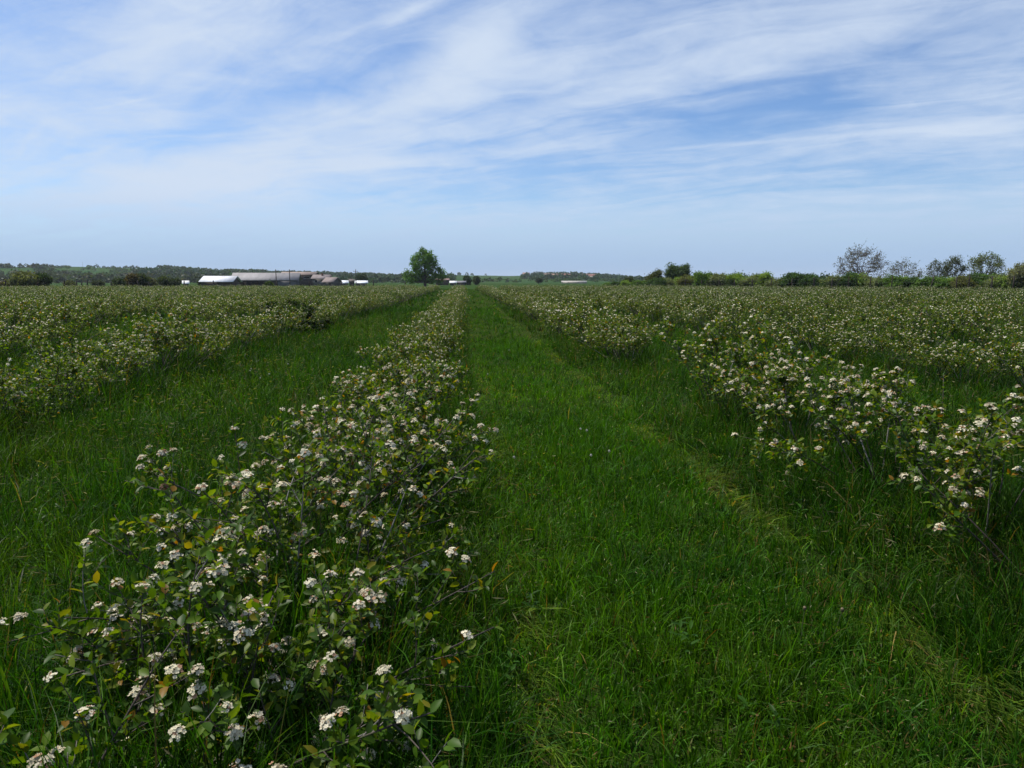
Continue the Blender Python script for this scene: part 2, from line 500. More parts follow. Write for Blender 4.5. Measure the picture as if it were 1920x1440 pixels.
# (photo column range, distance range in 0..1 up the slope, number, tone) : bands of trees as on the real slope
bands = [(-300, 470, .96, 1.03, 330, 'crest'), (-300, 140, .04, .38, 330, 'brown'), (-300, 100, .55, .75, 200, 'brown'), (120, 480, .05, .30, 330, 'brown'), (250, 480, .34, .62, 330, 'dark'), (60, 330, .45, .9, 420, 'bush'), (130, 260, .1, .5, 240, 'bush'), (300, 480, .8, 1.04, 330, 'dark'),
         (430, 760, .62, 1.05, 760, 'dark'), (430, 850, .05, .6, 520, 'dark'), (840, 1000, .97, 1.02, 26, 'crest'), (1000, 1190, .72, 1.04, 330, 'dark'), (880, 1200, .1, .35, 200, 'bush'), (980, 1200, .3, .75, 240, 'dark'), (1190, 1300, .5, 1.0, 120, 'dark')]
for (c0, c1, t0, t1, n, tone) in bands:
    a0 = math.degrees(math.atan2(*ray(c0, 527)[:2]))
    a1 = math.degrees(math.atan2(*ray(c1, 527)[:2]))
    A = a0 + (a1 - a0) * r_.random(n)
    rad_ = HILL_R0 + (HILL_R1 - HILL_R0) * (t0 + (t1 - t0) * r_.random(n))
    keep = fbm(A * 1.2, rad_ * 0.008, 5) > (0.42 if tone in ('brown', 'dark') else 0.48)
    A, rad_ = A[keep], rad_[keep]
    n = len(A)
    z = hill_z(A, rad_)
    cen = np.stack([rad_ * np.sin(np.radians(A)), rad_ * np.cos(np.radians(A)), z - 0.5], 1)
    sz = {'crest': 3.2, 'brown': 3.4, 'dark': 3.6, 'bush': 2.0}[tone] * (0.7 + 0.7 * r_.random(n))
    base = {'crest': (.034, .075, .020), 'brown': (.038, .060, .028), 'dark': (.026, .062, .022), 'bush': (.045, .090, .026)}[tone]
    col = np.array(base)[None] * (0.55 + 0.5 * r_.random((n, 1))) * (1 + 0.15 * r_.normal(size=(n, 3)) * np.array([1, .4, 1]))
    crown_cloud(wood, cen, sz, sz * (1.7 + 0.6 * r_.random(n)), 26, np.clip(col, .008, 1), 31)
tag(wood.build('far_woods', M_TREE), kind='stuff')
# ------------------------------------------------------------------ flowering shrubs
GREEN = np.array([(.040, .092, .007), (.055, .118, .008), (.078, .138, .009), (.028, .066, .007)])
YOUNG = np.array([(.12, .16, .012), (.17, .16, .010), (.09, .14, .012), (.14, .17, .014), (.10, .15, .012), (.13, .18, .016), (.20, .11, .012)])

def leaf_cols(r, n, young=0.15):
    c = GREEN[r.integers(0, 4, n)] * (0.75 + 0.5 * r.random((n, 1)))
    y = r.random(n) < young
    c[y] = YOUNG[r.integers(0, 7, y.sum())] * (0.7 + 0.5 * r.random((y.sum(), 1)))
    return c

def curve(p, d, L, r, n=6, bend=0.25, rise=0.2):
    """a wavering branch from p along d"""
    p = np.array(p, float)
    d = nrm(d)
    out = [p.copy()]
    s = nrm(r.normal(size=3))
    for i in range(n - 1):
        d = nrm(d + bend * 0.35 * s + 0.12 * r.normal(size=3) * bend + np.array([0, 0, rise / n]))
        p = p + d * L / (n - 1)
        out.append(p.copy())
    return np.array(out)

def shrub_plan(seed, H=0.85, RAD=0.68, stems=11, spread=(8, 62), bare=0.45, nbr=5, lean=(0, 0)):
    """stems, side twigs, leaf places and flower places of one shrub (base at the origin)"""
    r = np.random.default_rng(seed)
    tubes, tips, nodes = [], [], []
    for i in range(stems):
        a = 2 * math.pi * (i + 0.7 * r.random()) / stems
        tilt = R(spread[0] + (spread[1] - spread[0]) * r.random() ** 0.8)
        L = min(H * (0.85 + 0.3 * r.random()) / max(math.cos(tilt), 0.3), RAD * 1.15 / max(math.sin(tilt), 0.25), 1.25)
        d = np.array([math.cos(a) * math.sin(tilt) + lean[0], math.sin(a) * math.sin(tilt) + lean[1], math.cos(tilt)])
        p0 = np.array([math.cos(a), math.sin(a), 0]) * 0.13 * r.random() + np.array([0, 0, -0.02])
        P = curve(p0, d, L, r, 8, 0.35, 0.25)
        r0 = 0.0055 + 0.0035 * r.random()
        tubes.append((P, np.linspace(r0, 0.0022, 8), 5))
        tips.append((P[-1], P[-1] - P[-2]))
        for k in range(nbr + r.integers(-1, 2)):
            t = bare * 0.8 + (0.95 - bare * 0.8) * r.random()
            f = t * 7
            j = min(int(f), 6)
            q = P[j] + (P[j + 1] - P[j]) * (f - j)
            dd = nrm(P[j + 1] - P[j])
            sd = nrm(np.cross(dd, r.normal(size=3)))
            bd = nrm(dd * 0.75 + sd * 0.85 + np.array([0, 0, 0.12]))
            BL = (0.12 + 0.24 * r.random()) * (1.15 - 0.4 * t)
            B = curve(q, bd, BL, r, 5, 0.3, 0.3)
            tubes.append((B, np.linspace(0.0028, 0.0014, 5), 4))
            tips.append((B[-1], B[-1] - B[-2]))
            for x in np.arange(0.12, 0.97, 0.027 / BL):
                jj = min(int(x * 4), 3)
                nodes.append((B[jj] + (B[jj + 1] - B[jj]) * (x * 4 - jj), B[jj + 1] - B[jj]))
            for m in range(r.integers(2, 5)):
                jj = r.integers(1, 4)
                td = nrm(nrm(B[jj + 1] - B[jj]) * 0.6 + nrm(r.normal(size=3)) * 0.8 + np.array([0, 0, 0.45]))
                T = curve(B[jj], td, 0.05 + 0.08 * r.random(), r, 3, 0.3, 0.3)
                tubes.append((T, np.linspace(0.0016, 0.0011, 3), 3))
                tips.append((T[-1], T[-1] - T[-2]))
        for x in np.arange(bare, 0.97, 0.032 / L):
            jj = min(int(x * 7), 6)
            nodes.append((P[jj] + (P[jj + 1] - P[jj]) * (x * 7 - jj), P[jj + 1] - P[jj]))
    f = np.array([1, 1, H * 1.12 / max(p[2] for p, d in tips)])      # no shoot stands far above the rest
    tubes = [(P * f, rad, n) for P, rad, n in tubes]
    tips = [(p * f, d * f) for p, d in tips]
    nodes = [(p * f, d * f) for p, d in nodes]
    return dict(tubes=tubes, tips=tips, nodes=nodes, seed=seed)

def stems_mesh(plan, thin=1.0):
    mb = MB()
    r = np.random.default_rng(plan['seed'] + 1)
    for P, rad, sides in plan['tubes']:
        c = np.array((.050, .040, .034)) * (0.6 + 0.8 * r.random())
        if r.random() < 0.12:
            c = np.array((.16, .15, .14))
        add_tube(mb, P, rad * thin, sides, c, cap=True)
    return mb

def leaf_sites(plan, r, per_tip=5):
    B, D = [], []
    for p, d in plan['nodes']:
        d = nrm(d)
        s = nrm(np.cross(d, r.normal(size=3)))
        B.append(p)
        D.append(d * 0.45 + s * 0.9 + np.array([0, 0, 0.15]))
    nn = len(B)
    for p, d in plan['tips']:
        d = nrm(d)
        a0 = r.random() * 6.28
        u, w = frame(d)
        for k in range(per_tip + r.integers(-1, 2)):
            a = a0 + k * 2.4
            B.append(p - d * 0.012 * k)
            D.append(d * (0.9 - 0.13 * k) + (u * math.cos(a) + w * math.sin(a)) * 0.75)
    return np.array(B), nrm(np.array(D)), nn

def leaves_mesh(plan, lod=0, size=0.043, per_tip=5, frac=1.0, young=0.3):
    r = np.random.default_rng(plan['seed'] + 2)
    B, D, nn = leaf_sites(plan, r, per_tip)
    keep = r.random(len(B)) < frac
    c = leaf_cols(r, len(B), 0.05)
    tipc = leaf_cols(r, len(B), young)
    c[nn:] = tipc[nn:]
    L = size * (0.65 + 0.6 * r.random(len(B))) / math.sqrt(frac)
    up = nrm(np.array([0, 0, 1.0]) + 0.55 * r.normal(size=B.shape))
    mb = MB()
    add_leaves(mb, B[keep], D[keep], up[keep], L[keep], L[keep] * (0.52 + 0.12 * r.random(keep.sum())), c[keep], lod, 0.22, 0.18)
    return mb

CREAM = np.array([(.74, .69, .50), (.80, .77, .60), (.66, .60, .44), (.76, .71, .55)])

def add_cluster(mb, p, n, size, r, lod=0):
    """a flat-domed head of small white flowers"""
    n = nrm(n)
    u, w = frame(n)
    base = CREAM[r.integers(0, 4)] * (0.70 + 0.3 * r.random())
    if lod == 0:
        K = 19 + r.integers(0, 8)
        for i in range(K):
            rr = size * 0.5 * math.sqrt((i + .4) / K) * (0.9 + 0.25 * r.random())
            a = i * 2.4 + r.random() * .6
            q = p + u * rr * math.cos(a) + w * rr * math.sin(a) + n * (size * 0.34 - 1.1 * rr * rr / size + 0.004 * r.normal())
            fn = nrm(n + (u * math.cos(a) + w * math.sin(a)) * rr / size * 1.5 + 0.25 * r.normal(size=3))
            fu, fw = frame(fn)
            ph = r.random() * 6.28
            an = ph + np.arange(5) * 1.2566
            dirs = np.cos(an)[:, None] * fu + np.sin(an)[:, None] * fw + fn * (0.25 + .3 * r.random())
            pc = base * (0.85 + 0.25 * r.random())
            if r.random() < 0.12:
                pc = np.array((.42, .25, .16))
            s = 0.0078 * (0.85 + 0.3 * r.random()) * size / 0.045
            add_leaves(mb, np.repeat(q[None], 5, 0), dirs, np.repeat(fn[None], 5, 0), s, s * 0.95, pc, 2, -0.2, 0.1)
            # darker eye of anthers
            e = np.array([q + fn * .0012 + (fu * math.cos(x) + fw * math.sin(x)) * s * .28 for x in (0, 2.1, 4.2)])
            mb.add(e, None, [(0, 1, 2)], np.array((.40, .24, .12)) if r.random() < .3 else pc * .9)
            if i % 2 == 0:
                add_tube(mb, np.array([p - n * size * .25, q]), (.0009, .0006), 3, (.07, .10, .02))
    elif lod == 1:
        K = 9
        for i in range(K):
            rr = size * 0.5 * math.sqrt((i + .4) / K)
            a = i * 2.4 + r.random()
            q = p + u * rr * math.cos(a) + w * rr * math.sin(a) + n * (size * 0.34 - 1.1 * rr * rr / size)
            fn = nrm(n + (u * math.cos(a) + w * math.sin(a)) * rr / size * 1.5 + 0.3 * r.normal(size=3))
            fu, fw = frame(fn)
            s = size * .2
            c4 = [q + fu * s, q + fw * s, q - fu * s, q - fw * s]
            mb.add(c4, [(0, 1, 2, 3)], None, base * (0.75 + 0.4 * r.random()) if r.random() > .07 else np.array((.36, .24, .13)))
    else:
        s = size * .55
        top_ = p + n * size * .35
        V = [p + u * s, p + w * s, p - u * s, p - w * s, top_]
        mb.add(V, None, [(0, 1, 4), (1, 2, 4), (2, 3, 4), (3, 0, 4)], base * (.62 + .35 * r.random()))

def cluster_sites(plan, prob=0.62):
    r = np.random.default_rng(plan['seed'] + 3)
    zmax = max(p[2] for p, d in plan['tips'])
    out = []
    for p, d in plan['tips']:
        k = prob * (0.35 + 0.65 * min(1, max(0, (p[2] / zmax - .35) / .4)))
        if r.random() < k:
            n = nrm(nrm(d) * 0.6 + np.array([0, 0, 0.75]) + 0.25 * r.normal(size=3))
            out.append((p + n * 0.012, n, 0.031 + 0.018 * r.random()))
    return out

# planting: every shrub of every row that the picture can show
def planting():
    r = np.random.default_rng(99)
    P = []
    for ri, x in enumerate(ROW_X):
        y = 0.35 + 0.9 * r.random()
        if abs(x + 0.65) < .1:
            y = 1.08
        elif abs(x - 3.2) < .1:
            y = 1.5
        k = 0
        while True:
            yy = y + 0.08 * r.normal()
            xx = x + 0.07 * r.normal()
            if yy > field_end(np.array(xx)):
                break
            # kept if some of it can be seen
            az_ = math.degrees(math.atan2(xx, yy)) - YAW
            m = 36.5 + math.degrees(1.0 / max(1, math.hypot(xx, yy)))
            if abs(az_) < m and not GAP(xx, yy, r):
                P.append((xx, yy, ri, k))
            k += 1
            if k == 1 and abs(x + .65) < .1:
                y = 1.58
                continue
            if k == 2 and abs(x + .65) < .1:
                y = 2.32
                continue
            y += (0.86 if abs(x + .65) < .1 or abs(x - 3.2) < .1 else 1.02) * (0.88 + 0.24 * r.random())
    return P

def GAP(x, y, r):
    if abs(x + 9.35) < .5 and 17.5 < y < 24:       # a grown-over gap in the second row on the left
        return True
    if abs(x - 3.2) < .5 and 9.4 < y < 12.6:       # missing plants in the row right of the path
        return True
    return r.random() < 0.025

ALL = planting()
ALL.sort(key=lambda s: math.hypot(s[0], s[1]))
N_IND = 290
ROW_WORD = {}
for ri, x in enumerate(ROW_X):
    k = ROW_X.index(-0.65)
    ROW_WORD[ri] = {k: 'in the row bordering the mown path on the left', k + 1: 'in the row bordering the mown path on the right', k + 2: 'in the second row right of the mown path',
                    k - 1: 'in the second row left of the mown path', k + 3: 'in the third row right of the mown path', k - 2: 'in the third row left of the mown path',
                    k + 4: 'in the fourth row right of the mown path', k - 3: 'in the fourth row left of the mown path', k + 5: 'in the fifth row right of the mown path',
                    k - 4: 'in the fifth row left of the mown path'}.get(ri, 'deep among the farther rows ' + ('left' if ri < k else 'right') + ' of the mown path')
ORD = ['nearest', 'second', 'third', 'fourth', 'fifth', 'sixth', 'seventh', 'eighth', 'ninth', 'tenth', 'eleventh', 'twelfth']

def make_shrub(plan, name='flowering_shrub', lod=0, single=False, thin=1.0, young=0.3, prob=0.62, flowers=True, frac=1.0, size=.043):
    root = empty(name, (0, 0, 0))
    stems_mesh(plan, thin).build('branches', M_BARK, root)
    leaves_mesh(plan, lod, size, young=young, frac=frac).build('foliage', M_LEAF, root)
    if flowers:
        r = np.random.default_rng(plan['seed'] + 4)
        dried = None
        if single:                      # each flower head of the nearest shrubs is a part of its own
            for p, n, s in cluster_sites(plan, prob):
                mb = MB()
                add_cluster(mb, np.zeros(3), n, s, r, 0)
                withered = plan['seed'] == 202 and dried is None and p[0] < -.45
                if withered:                    # one head of last year's dried fruit
                    mb.K = [k * np.array((.20, .12, .10)) for k in mb.K]
                o = mb.build('flower_head', M_PETAL, root)
                o.location = p
                if withered:
                    dried = o
                    o['label'] = 'dried brown flower head'
        else:
            mb = MB()
            for p, n, s in cluster_sites(plan, prob):
                add_cluster(mb, p, n, s, r, lod)
            mb.build('blossom', M_PETAL, root)
    return root

row_seen = {}
ROW_A, ROW_B = ROW_X.index(-0.65), ROW_X.index(3.2)
mids, mids2 = [], []
far_sites = []
for i, (x, y, ri, k) in enumerate(ALL):
    if i >= N_IND:
        far_sites.append((x, y))
        continue
    n_row = row_seen.get(ri, 0)
    row_seen[ri] = n_row + 1
    d = math.hypot(x, y)
    r = np.random.default_rng(1000 + i)
    if ri == ROW_A and n_row < 7:
        pl = shrub_plan(200 + n_row, H=[.86, .76, .86, .88, .86, .86, .86][n_row], RAD=[.46, .56, .74, .70, .55, .5, .5][n_row], stems=[12, 16, 19, 17, 16, 16, 15][n_row], spread=(5, 66 if n_row < 3 else 60), bare=[.3, .25, .25, .3, .3, .35, .35][n_row], nbr=8)
        o = make_shrub(pl, lod=0, single=n_row < 5, young=[.15, .2, .3, .3, .3, .3, .3][n_row], frac=[.75, .72, .62, .60, .7, .8, .85][n_row], size=[.036, .036, .034, .034, .037, .04, .042][n_row], prob=[.45, .30, .28, .3, .36, .42, .46][n_row])
        o.location = (x - (.28, .06, .2, .2, .05, 0, 0)[n_row], y, 0)
    elif ri == ROW_B and n_row < 7:
        pl = shrub_plan(300 + n_row, H=.93, RAD=.64, stems=11, spread=(4, 44), bare=.62, nbr=6)
        o = make_shrub(pl, lod=0, single=n_row < 2, prob=.42)
        o.location = (x, y, 0)
    elif d < 16:
        if len(mids) < 5:
            o = make_shrub(shrub_plan(400 + len(mids), H=.92, RAD=.62, stems=14, spread=(4, 40), bare=.64, nbr=6), lod=1, prob=.42)
            mids.append(o)
        else:
            o = copy_tree(mids[r.integers(0, 5)])
        s = 0.80 + 0.38 * r.random()
        k_ = .78 if ri == ROW_A else 1.0
        s = .90 + .14 * r.random() if ri == ROW_A else s
        o.location, o.rotation_euler, o.scale = (x, y, 0), (0, 0, 6.28 * r.random()), (s * k_, s * k_, s * (0.92 + 0.2 * r.random()))
    else:
        if len(mids2) < 5:
            o = make_shrub(shrub_plan(500 + len(mids2), H=.92, RAD=.64, stems=14, spread=(4, 44), bare=.5, nbr=5), lod=2, prob=.34, frac=.75, thin=1.3)
            mids2.append(o)
        else:
            o = copy_tree(mids2[r.integers(0, 5)])
        s = 0.80 + 0.38 * r.random()
        k_ = .78 if ri == ROW_A else 1.0
        s = .90 + .14 * r.random() if ri == ROW_A else s
        o.location, o.rotation_euler, o.scale = (x, y, 0), (0, 0, 6.28 * r.random()), (s * k_, s * k_, s * (0.92 + 0.2 * r.random()))
    w = ROW_WORD[ri]
    if n_row < 12 and 'deep' not in w:
        lab = ORD[n_row] + ' white flowering shrub ' + w
    else:
        lab = 'distant white flowering shrub ' + w
    tag(o, lab, 'shrub', 'white flowering shrubs ' + w)

# everything farther: one mass
def far_mass():
    lib = []
    for s in range(6):
        pl = shrub_plan(600 + s, H=.86, RAD=.8, stems=12, bare=.3, nbr=4)
        lv = leaves_mesh(pl, 2, per_tip=3, frac=.24, young=.25).arrays()
        fl = MB()
        rr_ = np.random.default_rng(s)
        for p, n, sz in cluster_sites(pl, .24):
            add_cluster(fl, p, n, sz * 1.15, rr_, 2)
        st = MB()
        for P, rad, sides in pl['tubes']:
            if sides == 5:
                add_tube(st, P[::3], 0.012, 3, (.035, .03, .022))
        lib.append((lv, fl.arrays(), st.arrays()))
    L, F, S = MB(), MB(), MB()
    r = np.random.default_rng(5)
    for (x, y) in far_sites:
        lv, fl, st = lib[r.integers(0, 6)]
        a, s = 6.28 * r.random(), 0.78 + 0.42 * r.random()
        M = np.array([[math.cos(a), -math.sin(a), 0], [math.sin(a), math.cos(a), 0], [0, 0, 1]]) * s
        k = 0.9 + 0.2 * r.random()
        for mb, (V, Q, T, K) in ((L, lv), (F, fl), (S, st)):
            mb.add(V @ M.T + np.array([x, y, 0]), Q, T, K * (k * (.8 if mb is L else 1)))  # far leaves coloured darker to stand in for shade in the gaps
    root = L.build('distant_shrubs', M_LEAF)
    tag(root, 'far rows of white flowering shrubs merging into one mass', 'shrubs', None, 'stuff')
    F.build('blossom', M_PETAL, root)
    S.build('branches', M_BARK, root)
    print('far shrubs', len(far_sites), 'leaf faces', sum(len(t) for t in L.T))
far_mass()

# two shrubs without flowers that stand out in the rows on the left
pl = shrub_plan(701, H=1.05, RAD=.6, stems=22, bare=.1, nbr=9)
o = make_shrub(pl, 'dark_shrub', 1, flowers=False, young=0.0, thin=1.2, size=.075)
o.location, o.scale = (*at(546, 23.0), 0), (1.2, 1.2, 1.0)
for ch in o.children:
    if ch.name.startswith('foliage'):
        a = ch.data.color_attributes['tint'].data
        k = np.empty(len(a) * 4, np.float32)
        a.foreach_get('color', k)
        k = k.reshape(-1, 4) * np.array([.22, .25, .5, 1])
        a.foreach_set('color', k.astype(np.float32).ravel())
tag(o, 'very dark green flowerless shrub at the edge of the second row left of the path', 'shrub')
pl = shrub_plan(702, H=.95, RAD=.6, stems=13, bare=.1, nbr=6)
o = make_shrub(pl, 'leafy_shrub', 1, flowers=False, young=.1)
o.location = (-5.05, 8.5, 0)
tag(o, 'bright green leafy shrub without flowers at the left edge of the photo', 'shrub')
# ------------------------------------------------------------------ grass
def wedge(n, r0, r1, seed, half=39.0):
    r = np.random.default_rng(seed)
    rad = np.sqrt(r0 * r0 + (r1 * r1 - r0 * r0) * r.random(n))
    a = np.radians(YAW + half * (2 * r.random(n) - 1))
    return rad * np.sin(a), rad * np.cos(a), rad, r

def build_grass():
    mb = MB()
    for (r0, r1, n, wmul, hmul) in ((1.2, 4.2, 62000, 1.35, 1.0), (4.2, 9, 125000, 1.4, 1.0), (9, 20, 150000, 2.0, 1.0), (20, 45, 140000, 3.6, 1.0), (45, 150, 115000, 10.0, 1.1)):
        x, y, rad, r = wedge(n, r0, r1, int(r0 * 10))
        # two blades in three stand in tufts, splayed from a common foot
        per = 16
        tuft = r.random(n) < .68
        lead = (np.arange(n) // per) * per
        tr = (.018 + .03 * r.random(n)[lead]) * (1 + .12 * wmul)
        da, dq = 6.283 * r.random(n), np.abs(r.normal(size=n))
        x = np.where(tuft, x[lead] + tr * dq * np.cos(da), x)
        y = np.where(tuft, y[lead] + tr * dq * np.sin(da), y)
        tl = r.random(n)[lead]
        tv = r.random(n)[lead]
        dr = row_dist(x)
        under = np.exp(-(dr / 0.75) ** 2)
        path = ((x > 0.15) & (x < 2.15)).astype(float)
        alley = ((x > -0.65) & (x < 3.2)).astype(float)
        big = fbm(x * 0.55, y * 0.4, 1)
        fine = fbm(x * 2.6, y * 2.6, 2)
        h = 0.19 + 0.20 * under + 0.10 * (1 - alley)
        h = np.where(path > 0, 0.075 + 0.09 * big, h)
        # the middle of the mown strip was cut less closely
        h += path * 0.06 * np.exp(-((x - 1.25) / 0.45) ** 2)
        h *= (0.55 + 0.9 * fine) * (0.5 + 0.75 * r.random(n)) * hmul
        h = np.where(tuft, h * (.65 + .85 * tl), h * .8)
        w = (0.0026 + 0.003 * r.random(n)) * wmul
        lean = 0.12 + 0.95 * r.random(n) ** 1.6
        ld = np.where(r.random(n) < .55, 6.283 * r.random(n), 6.283 * fbm(x * 0.9, y * 0.9, 8) * 2 + 0.9 * r.normal(size=n))
        ld = np.where(tuft, da + .5 * r.normal(size=n), ld)
        # rows of combed-over, paler grass left along the edges of the mown strip
        wl = (fbm(y * 1.6, x * 0, 71) > .42) * np.exp(-((x - 0.27 - 0.10 * (fbm(y * 0.5, y * 0, 4) - .5)) / 0.09) ** 2)
        wr = (0.35 + .65 * (fbm(y * 1.3, x * 1.5, 72) > .45)) * np.exp(-((x - 2.02 - 0.25 * (fbm(y * 0.35, y * 0, 6) - .5)) / 0.13) ** 2)
        lay = np.clip(wl * (fbm(y * 0.8, x * 0 + 3, 12) > .45) + wr, 0, 1) * (r.random(n) < 0.62)
        lean = np.where(lay > .4, 0.95 + 0.7 * r.random(n), lean)
        ld = np.where(lay > .4, -1.1 + 1.6 * (fbm(y * .7, x, 73) - .5) * 2 + 0.5 * r.normal(size=n), ld)
        h = np.where(lay > .4, h * 1.25, h)
        g1, g2, g3 = np.array((.017, .080, .003)), np.array((.034, .122, .004)), np.array((.066, .135, .007))
        t = np.clip(big * 1.6 - .3 + 0.25 * r.normal(size=n), 0, 1)[:, None]
        col = g1 * (1 - t) + g2 * t
        t2 = np.clip(fbm(x * .8, y * .8, 15) * 2 - .9, 0, 1)[:, None] * .6
        col = col * (1 - t2) + g3 * t2
        # blue-green tussocks
        bt = (fbm(x * 1.3, y * 1.3, 22) > .62)[:, None] * 0.6
        col = col * (1 - bt) + np.array((.018, .075, .010)) * bt
        col = np.where(lay[:, None] > .4, col * .52 + np.array((.13, .19, .03)) * .48, col)
        dry = r.random(n) < (0.02 + 0.05 * under + 0.12 * (fbm(x * 1.1, y * 1.1, 33) > .6) * (x > 1.9) * (x < 3.2) + .05 * (lay > .4))
        col = np.where(dry[:, None], np.array((.16, .13, .06)) * (0.6 + 0.6 * r.random((n, 1))), col)
        col = col * np.where((path > 0)[:, None], np.array((1.15, 1.03, .72)), np.array((.74, .70, .66))) * (0.35 + 1.1 * r.random((n, 1)) ** 1.3) * np.where(tuft, .55 + .9 * tv, 1.0)[:, None] * (.75 + .5 * fbm(x * .35, y * .3, 91))[:, None]
        tipc = np.where(r.random((n, 1)) < .22, np.array((.085, .16, .02)), col)
        keep = (y < np.where(x > 30, field_end(x) + 9, 148)) & (h > .03)
        # lone bare spots beside the right-hand row
        bare = (fbm(x * .9 + 40, y * .9, 41) > .68) & (x > 2.0) & (x < 3.3) & (r.random(n) < .8)
        keep &= ~bare
        root = np.stack([x, y, np.full(n, -0.01)], 1)[keep]
        add_blades(mb, root, h[keep], w[keep], 6.283 * r.random(n)[keep], ld[keep], lean[keep], col[keep], tipc[keep])
    # broader, brighter single blades and small pale flecks painting in seed heads and light glints
    for (r0, r1, n, wm) in ((1.4, 5, 3600, 1.0), (5, 13, 7500, 1.5)):
        x, y, rad, r = wedge(n, r0, r1, int(r0 * 100 + 9))
        h = (.12 + .16 * r.random(n)) * np.where((x > .2) & (x < 2.1), .75, 1.1)
        col = np.array([(.06, .16, .010), (.09, .18, .014), (.05, .13, .02)])[r.integers(0, 3, n)] * (.6 + .7 * r.random((n, 1)))
        root = np.stack([x, y, np.zeros(n)], 1)
        add_blades(mb, root, h, (.004 + .004 * r.random(n)) * wm, 6.283 * r.random(n), 6.283 * r.random(n), .15 + .9 * r.random(n), col)
        k = r.random(n) < .45
        B = root[k] + np.stack([.1 * r.normal(size=k.sum()), .1 * r.normal(size=k.sum()), .07 + .16 * r.random(k.sum())], 1)
        B[:, 2] *= np.where((B[:, 0] > .2) & (B[:, 0] < 2.1), .7, 1)
        add_leaves(mb, B, nrm(r.normal(size=B.shape)), nrm(r.normal(size=B.shape)), (.012 + .02 * r.random(len(B))) * wm, .005 * wm, np.array([(.30, .30, .17), (.20, .24, .09), (.16, .09, .04)])[r.integers(0, 3, len(B))] * (.5 + .8 * r.random((len(B), 1))), 2)
    # tall fine stalks with seed heads, thinner on the mown strip
    for (r0, r1, n, wm) in ((2.0, 8, 2600, 1.0), (8, 30, 9000, 2.2)):
        x, y, rad, r = wedge(n, r0, r1, int(r0 * 100 + 3))
        keep = ~((x > .2) & (x < 2.1)) & (fbm(x * .5, y * .5, 51) > .42)
        x, y = x[keep], y[keep]
        m = len(x)
        h = 0.30 + 0.22 * r.random(m)
        ld = 6.283 * r.random(m)
        lean = 0.2 + 0.5 * r.random(m)
        root = np.stack([x, y, np.zeros(m)], 1)
        add_blades(mb, root, h, np.full(m, .0022 * wm), 6.283 * r.random(m), ld, lean, np.tile((.075, .095, .035), (m, 1)))
        tip = root + np.stack([np.cos(ld) * h * lean, np.sin(ld) * h * lean, h * (1 - .55 * lean)], 1)
        dd = np.stack([np.cos(ld), np.sin(ld), 0.2 - .6 * r.random(m)], 1)
        add_leaves(mb, tip - dd * .02, dd, nrm(r.normal(size=(m, 3))), .045 + .03 * r.random(m), .006 * wm, np.tile((.13, .13, .065), (m, 1)) * (0.6 + .7 * r.random((m, 1))), 2)
    tag(mb.build('grass', M_GRASS), kind='stuff')
    print('grass verts', mb.n)
build_grass()

def build_weeds():
    """low broad-leaved herbs and vetch among the grass, past counting"""
    mb = MB()
    for (r0, r1, n, lod) in ((1.6, 6, 80, 0), (6, 18, 600, 2)):
        x, y, rad, r = wedge(n, r0, r1, int(r0 * 7 + 1))
        keep = fbm(x * 1.1, y * 1.1, 61) > .5
        x, y = x[keep], y[keep]
        for a, b in zip(x, y):
            kind = r.random()
            hgt = 0.08 + 0.16 * r.random()
            if kind < .18 and lod:                       # feathery stems: pairs of small leaflets
                dz = nrm(np.array([r.normal() * .6, r.normal() * .6, .7]))
                L = .12 + .14 * r.random()
                k = 9
                t = np.repeat(np.linspace(.25, 1, k), 2)
                B = np.array([a, b, hgt * .5]) + dz * L * t[:, None]
                sd = nrm(np.cross(dz, r.normal(size=3)))
                D = np.tile(np.array([[1], [-1]]), (k, 1)) * sd + dz * .5
                add_leaves(mb, B, D, np.array([0, 0, 1.0]) + 0 * B, .022, .009, np.array((.045, .105, .022)) * (.6 + .8 * r.random()), 2)
            else:
                k = 6
                an = np.arange(k) * 2.4 + r.random() * 6
                B = np.tile([a, b, hgt * .6], (k, 1)) + np.stack([0 * an, 0 * an, np.linspace(0, hgt * .5, k)], 1)
                D = np.stack([np.cos(an), np.sin(an), .5 + 0 * an], 1)
                add_leaves(mb, B, D, np.array([0, 0, 1.0]) + .2 * r.normal(size=B.shape), .035 + .03 * r.random(), .018, np.array((.032, .09, .009)) * (.6 + .7 * r.random()), lod)
    # clover, chickweed and the like: tiny leaves all through the turf
    for (r0, r1, n, sz) in ((1.5, 5, 26000, .011), (5, 12, 34000, .016), (12, 28, 36000, .026)):
        x, y, rad, r = wedge(n, r0, r1, int(r0 * 31 + 5))
        keep = (fbm(x * 1.4, y * 1.4, 81) > .46) & (r.random(n) < np.where((x > .15) & (x < 2.1), .55, 1.0))
        x, y = x[keep], y[keep]
        m = len(x)
        B = np.stack([x, y, .04 + .22 * r.random(m) ** 1.3 * np.where((x > .15) & (x < 2.1), .6, 1.0)], 1)
        c = np.array([(.045, .12, .010), (.075, .15, .012), (.032, .09, .012), (.10, .16, .018)])[r.integers(0, 4, m)] * (.5 + .8 * r.random((m, 1)))
        c = np.where((fbm(x * 1.7 + 9, y * 1.7, 95) > .68)[:, None] & (r.random((m, 1)) < .6), np.array((.11, .075, .025)), c)
        L = sz * (.6 + .9 * r.random(m))
        add_leaves(mb, B, nrm(r.normal(size=(m, 3)) + np.array([0, 0, .3])), nrm(r.normal(size=(m, 3)) * .6 + np.array([0, 0, 1.0])), L, L * .55, c, 2)
    tag(mb.build('weeds', M_GRASS), kind='stuff')
build_weeds()

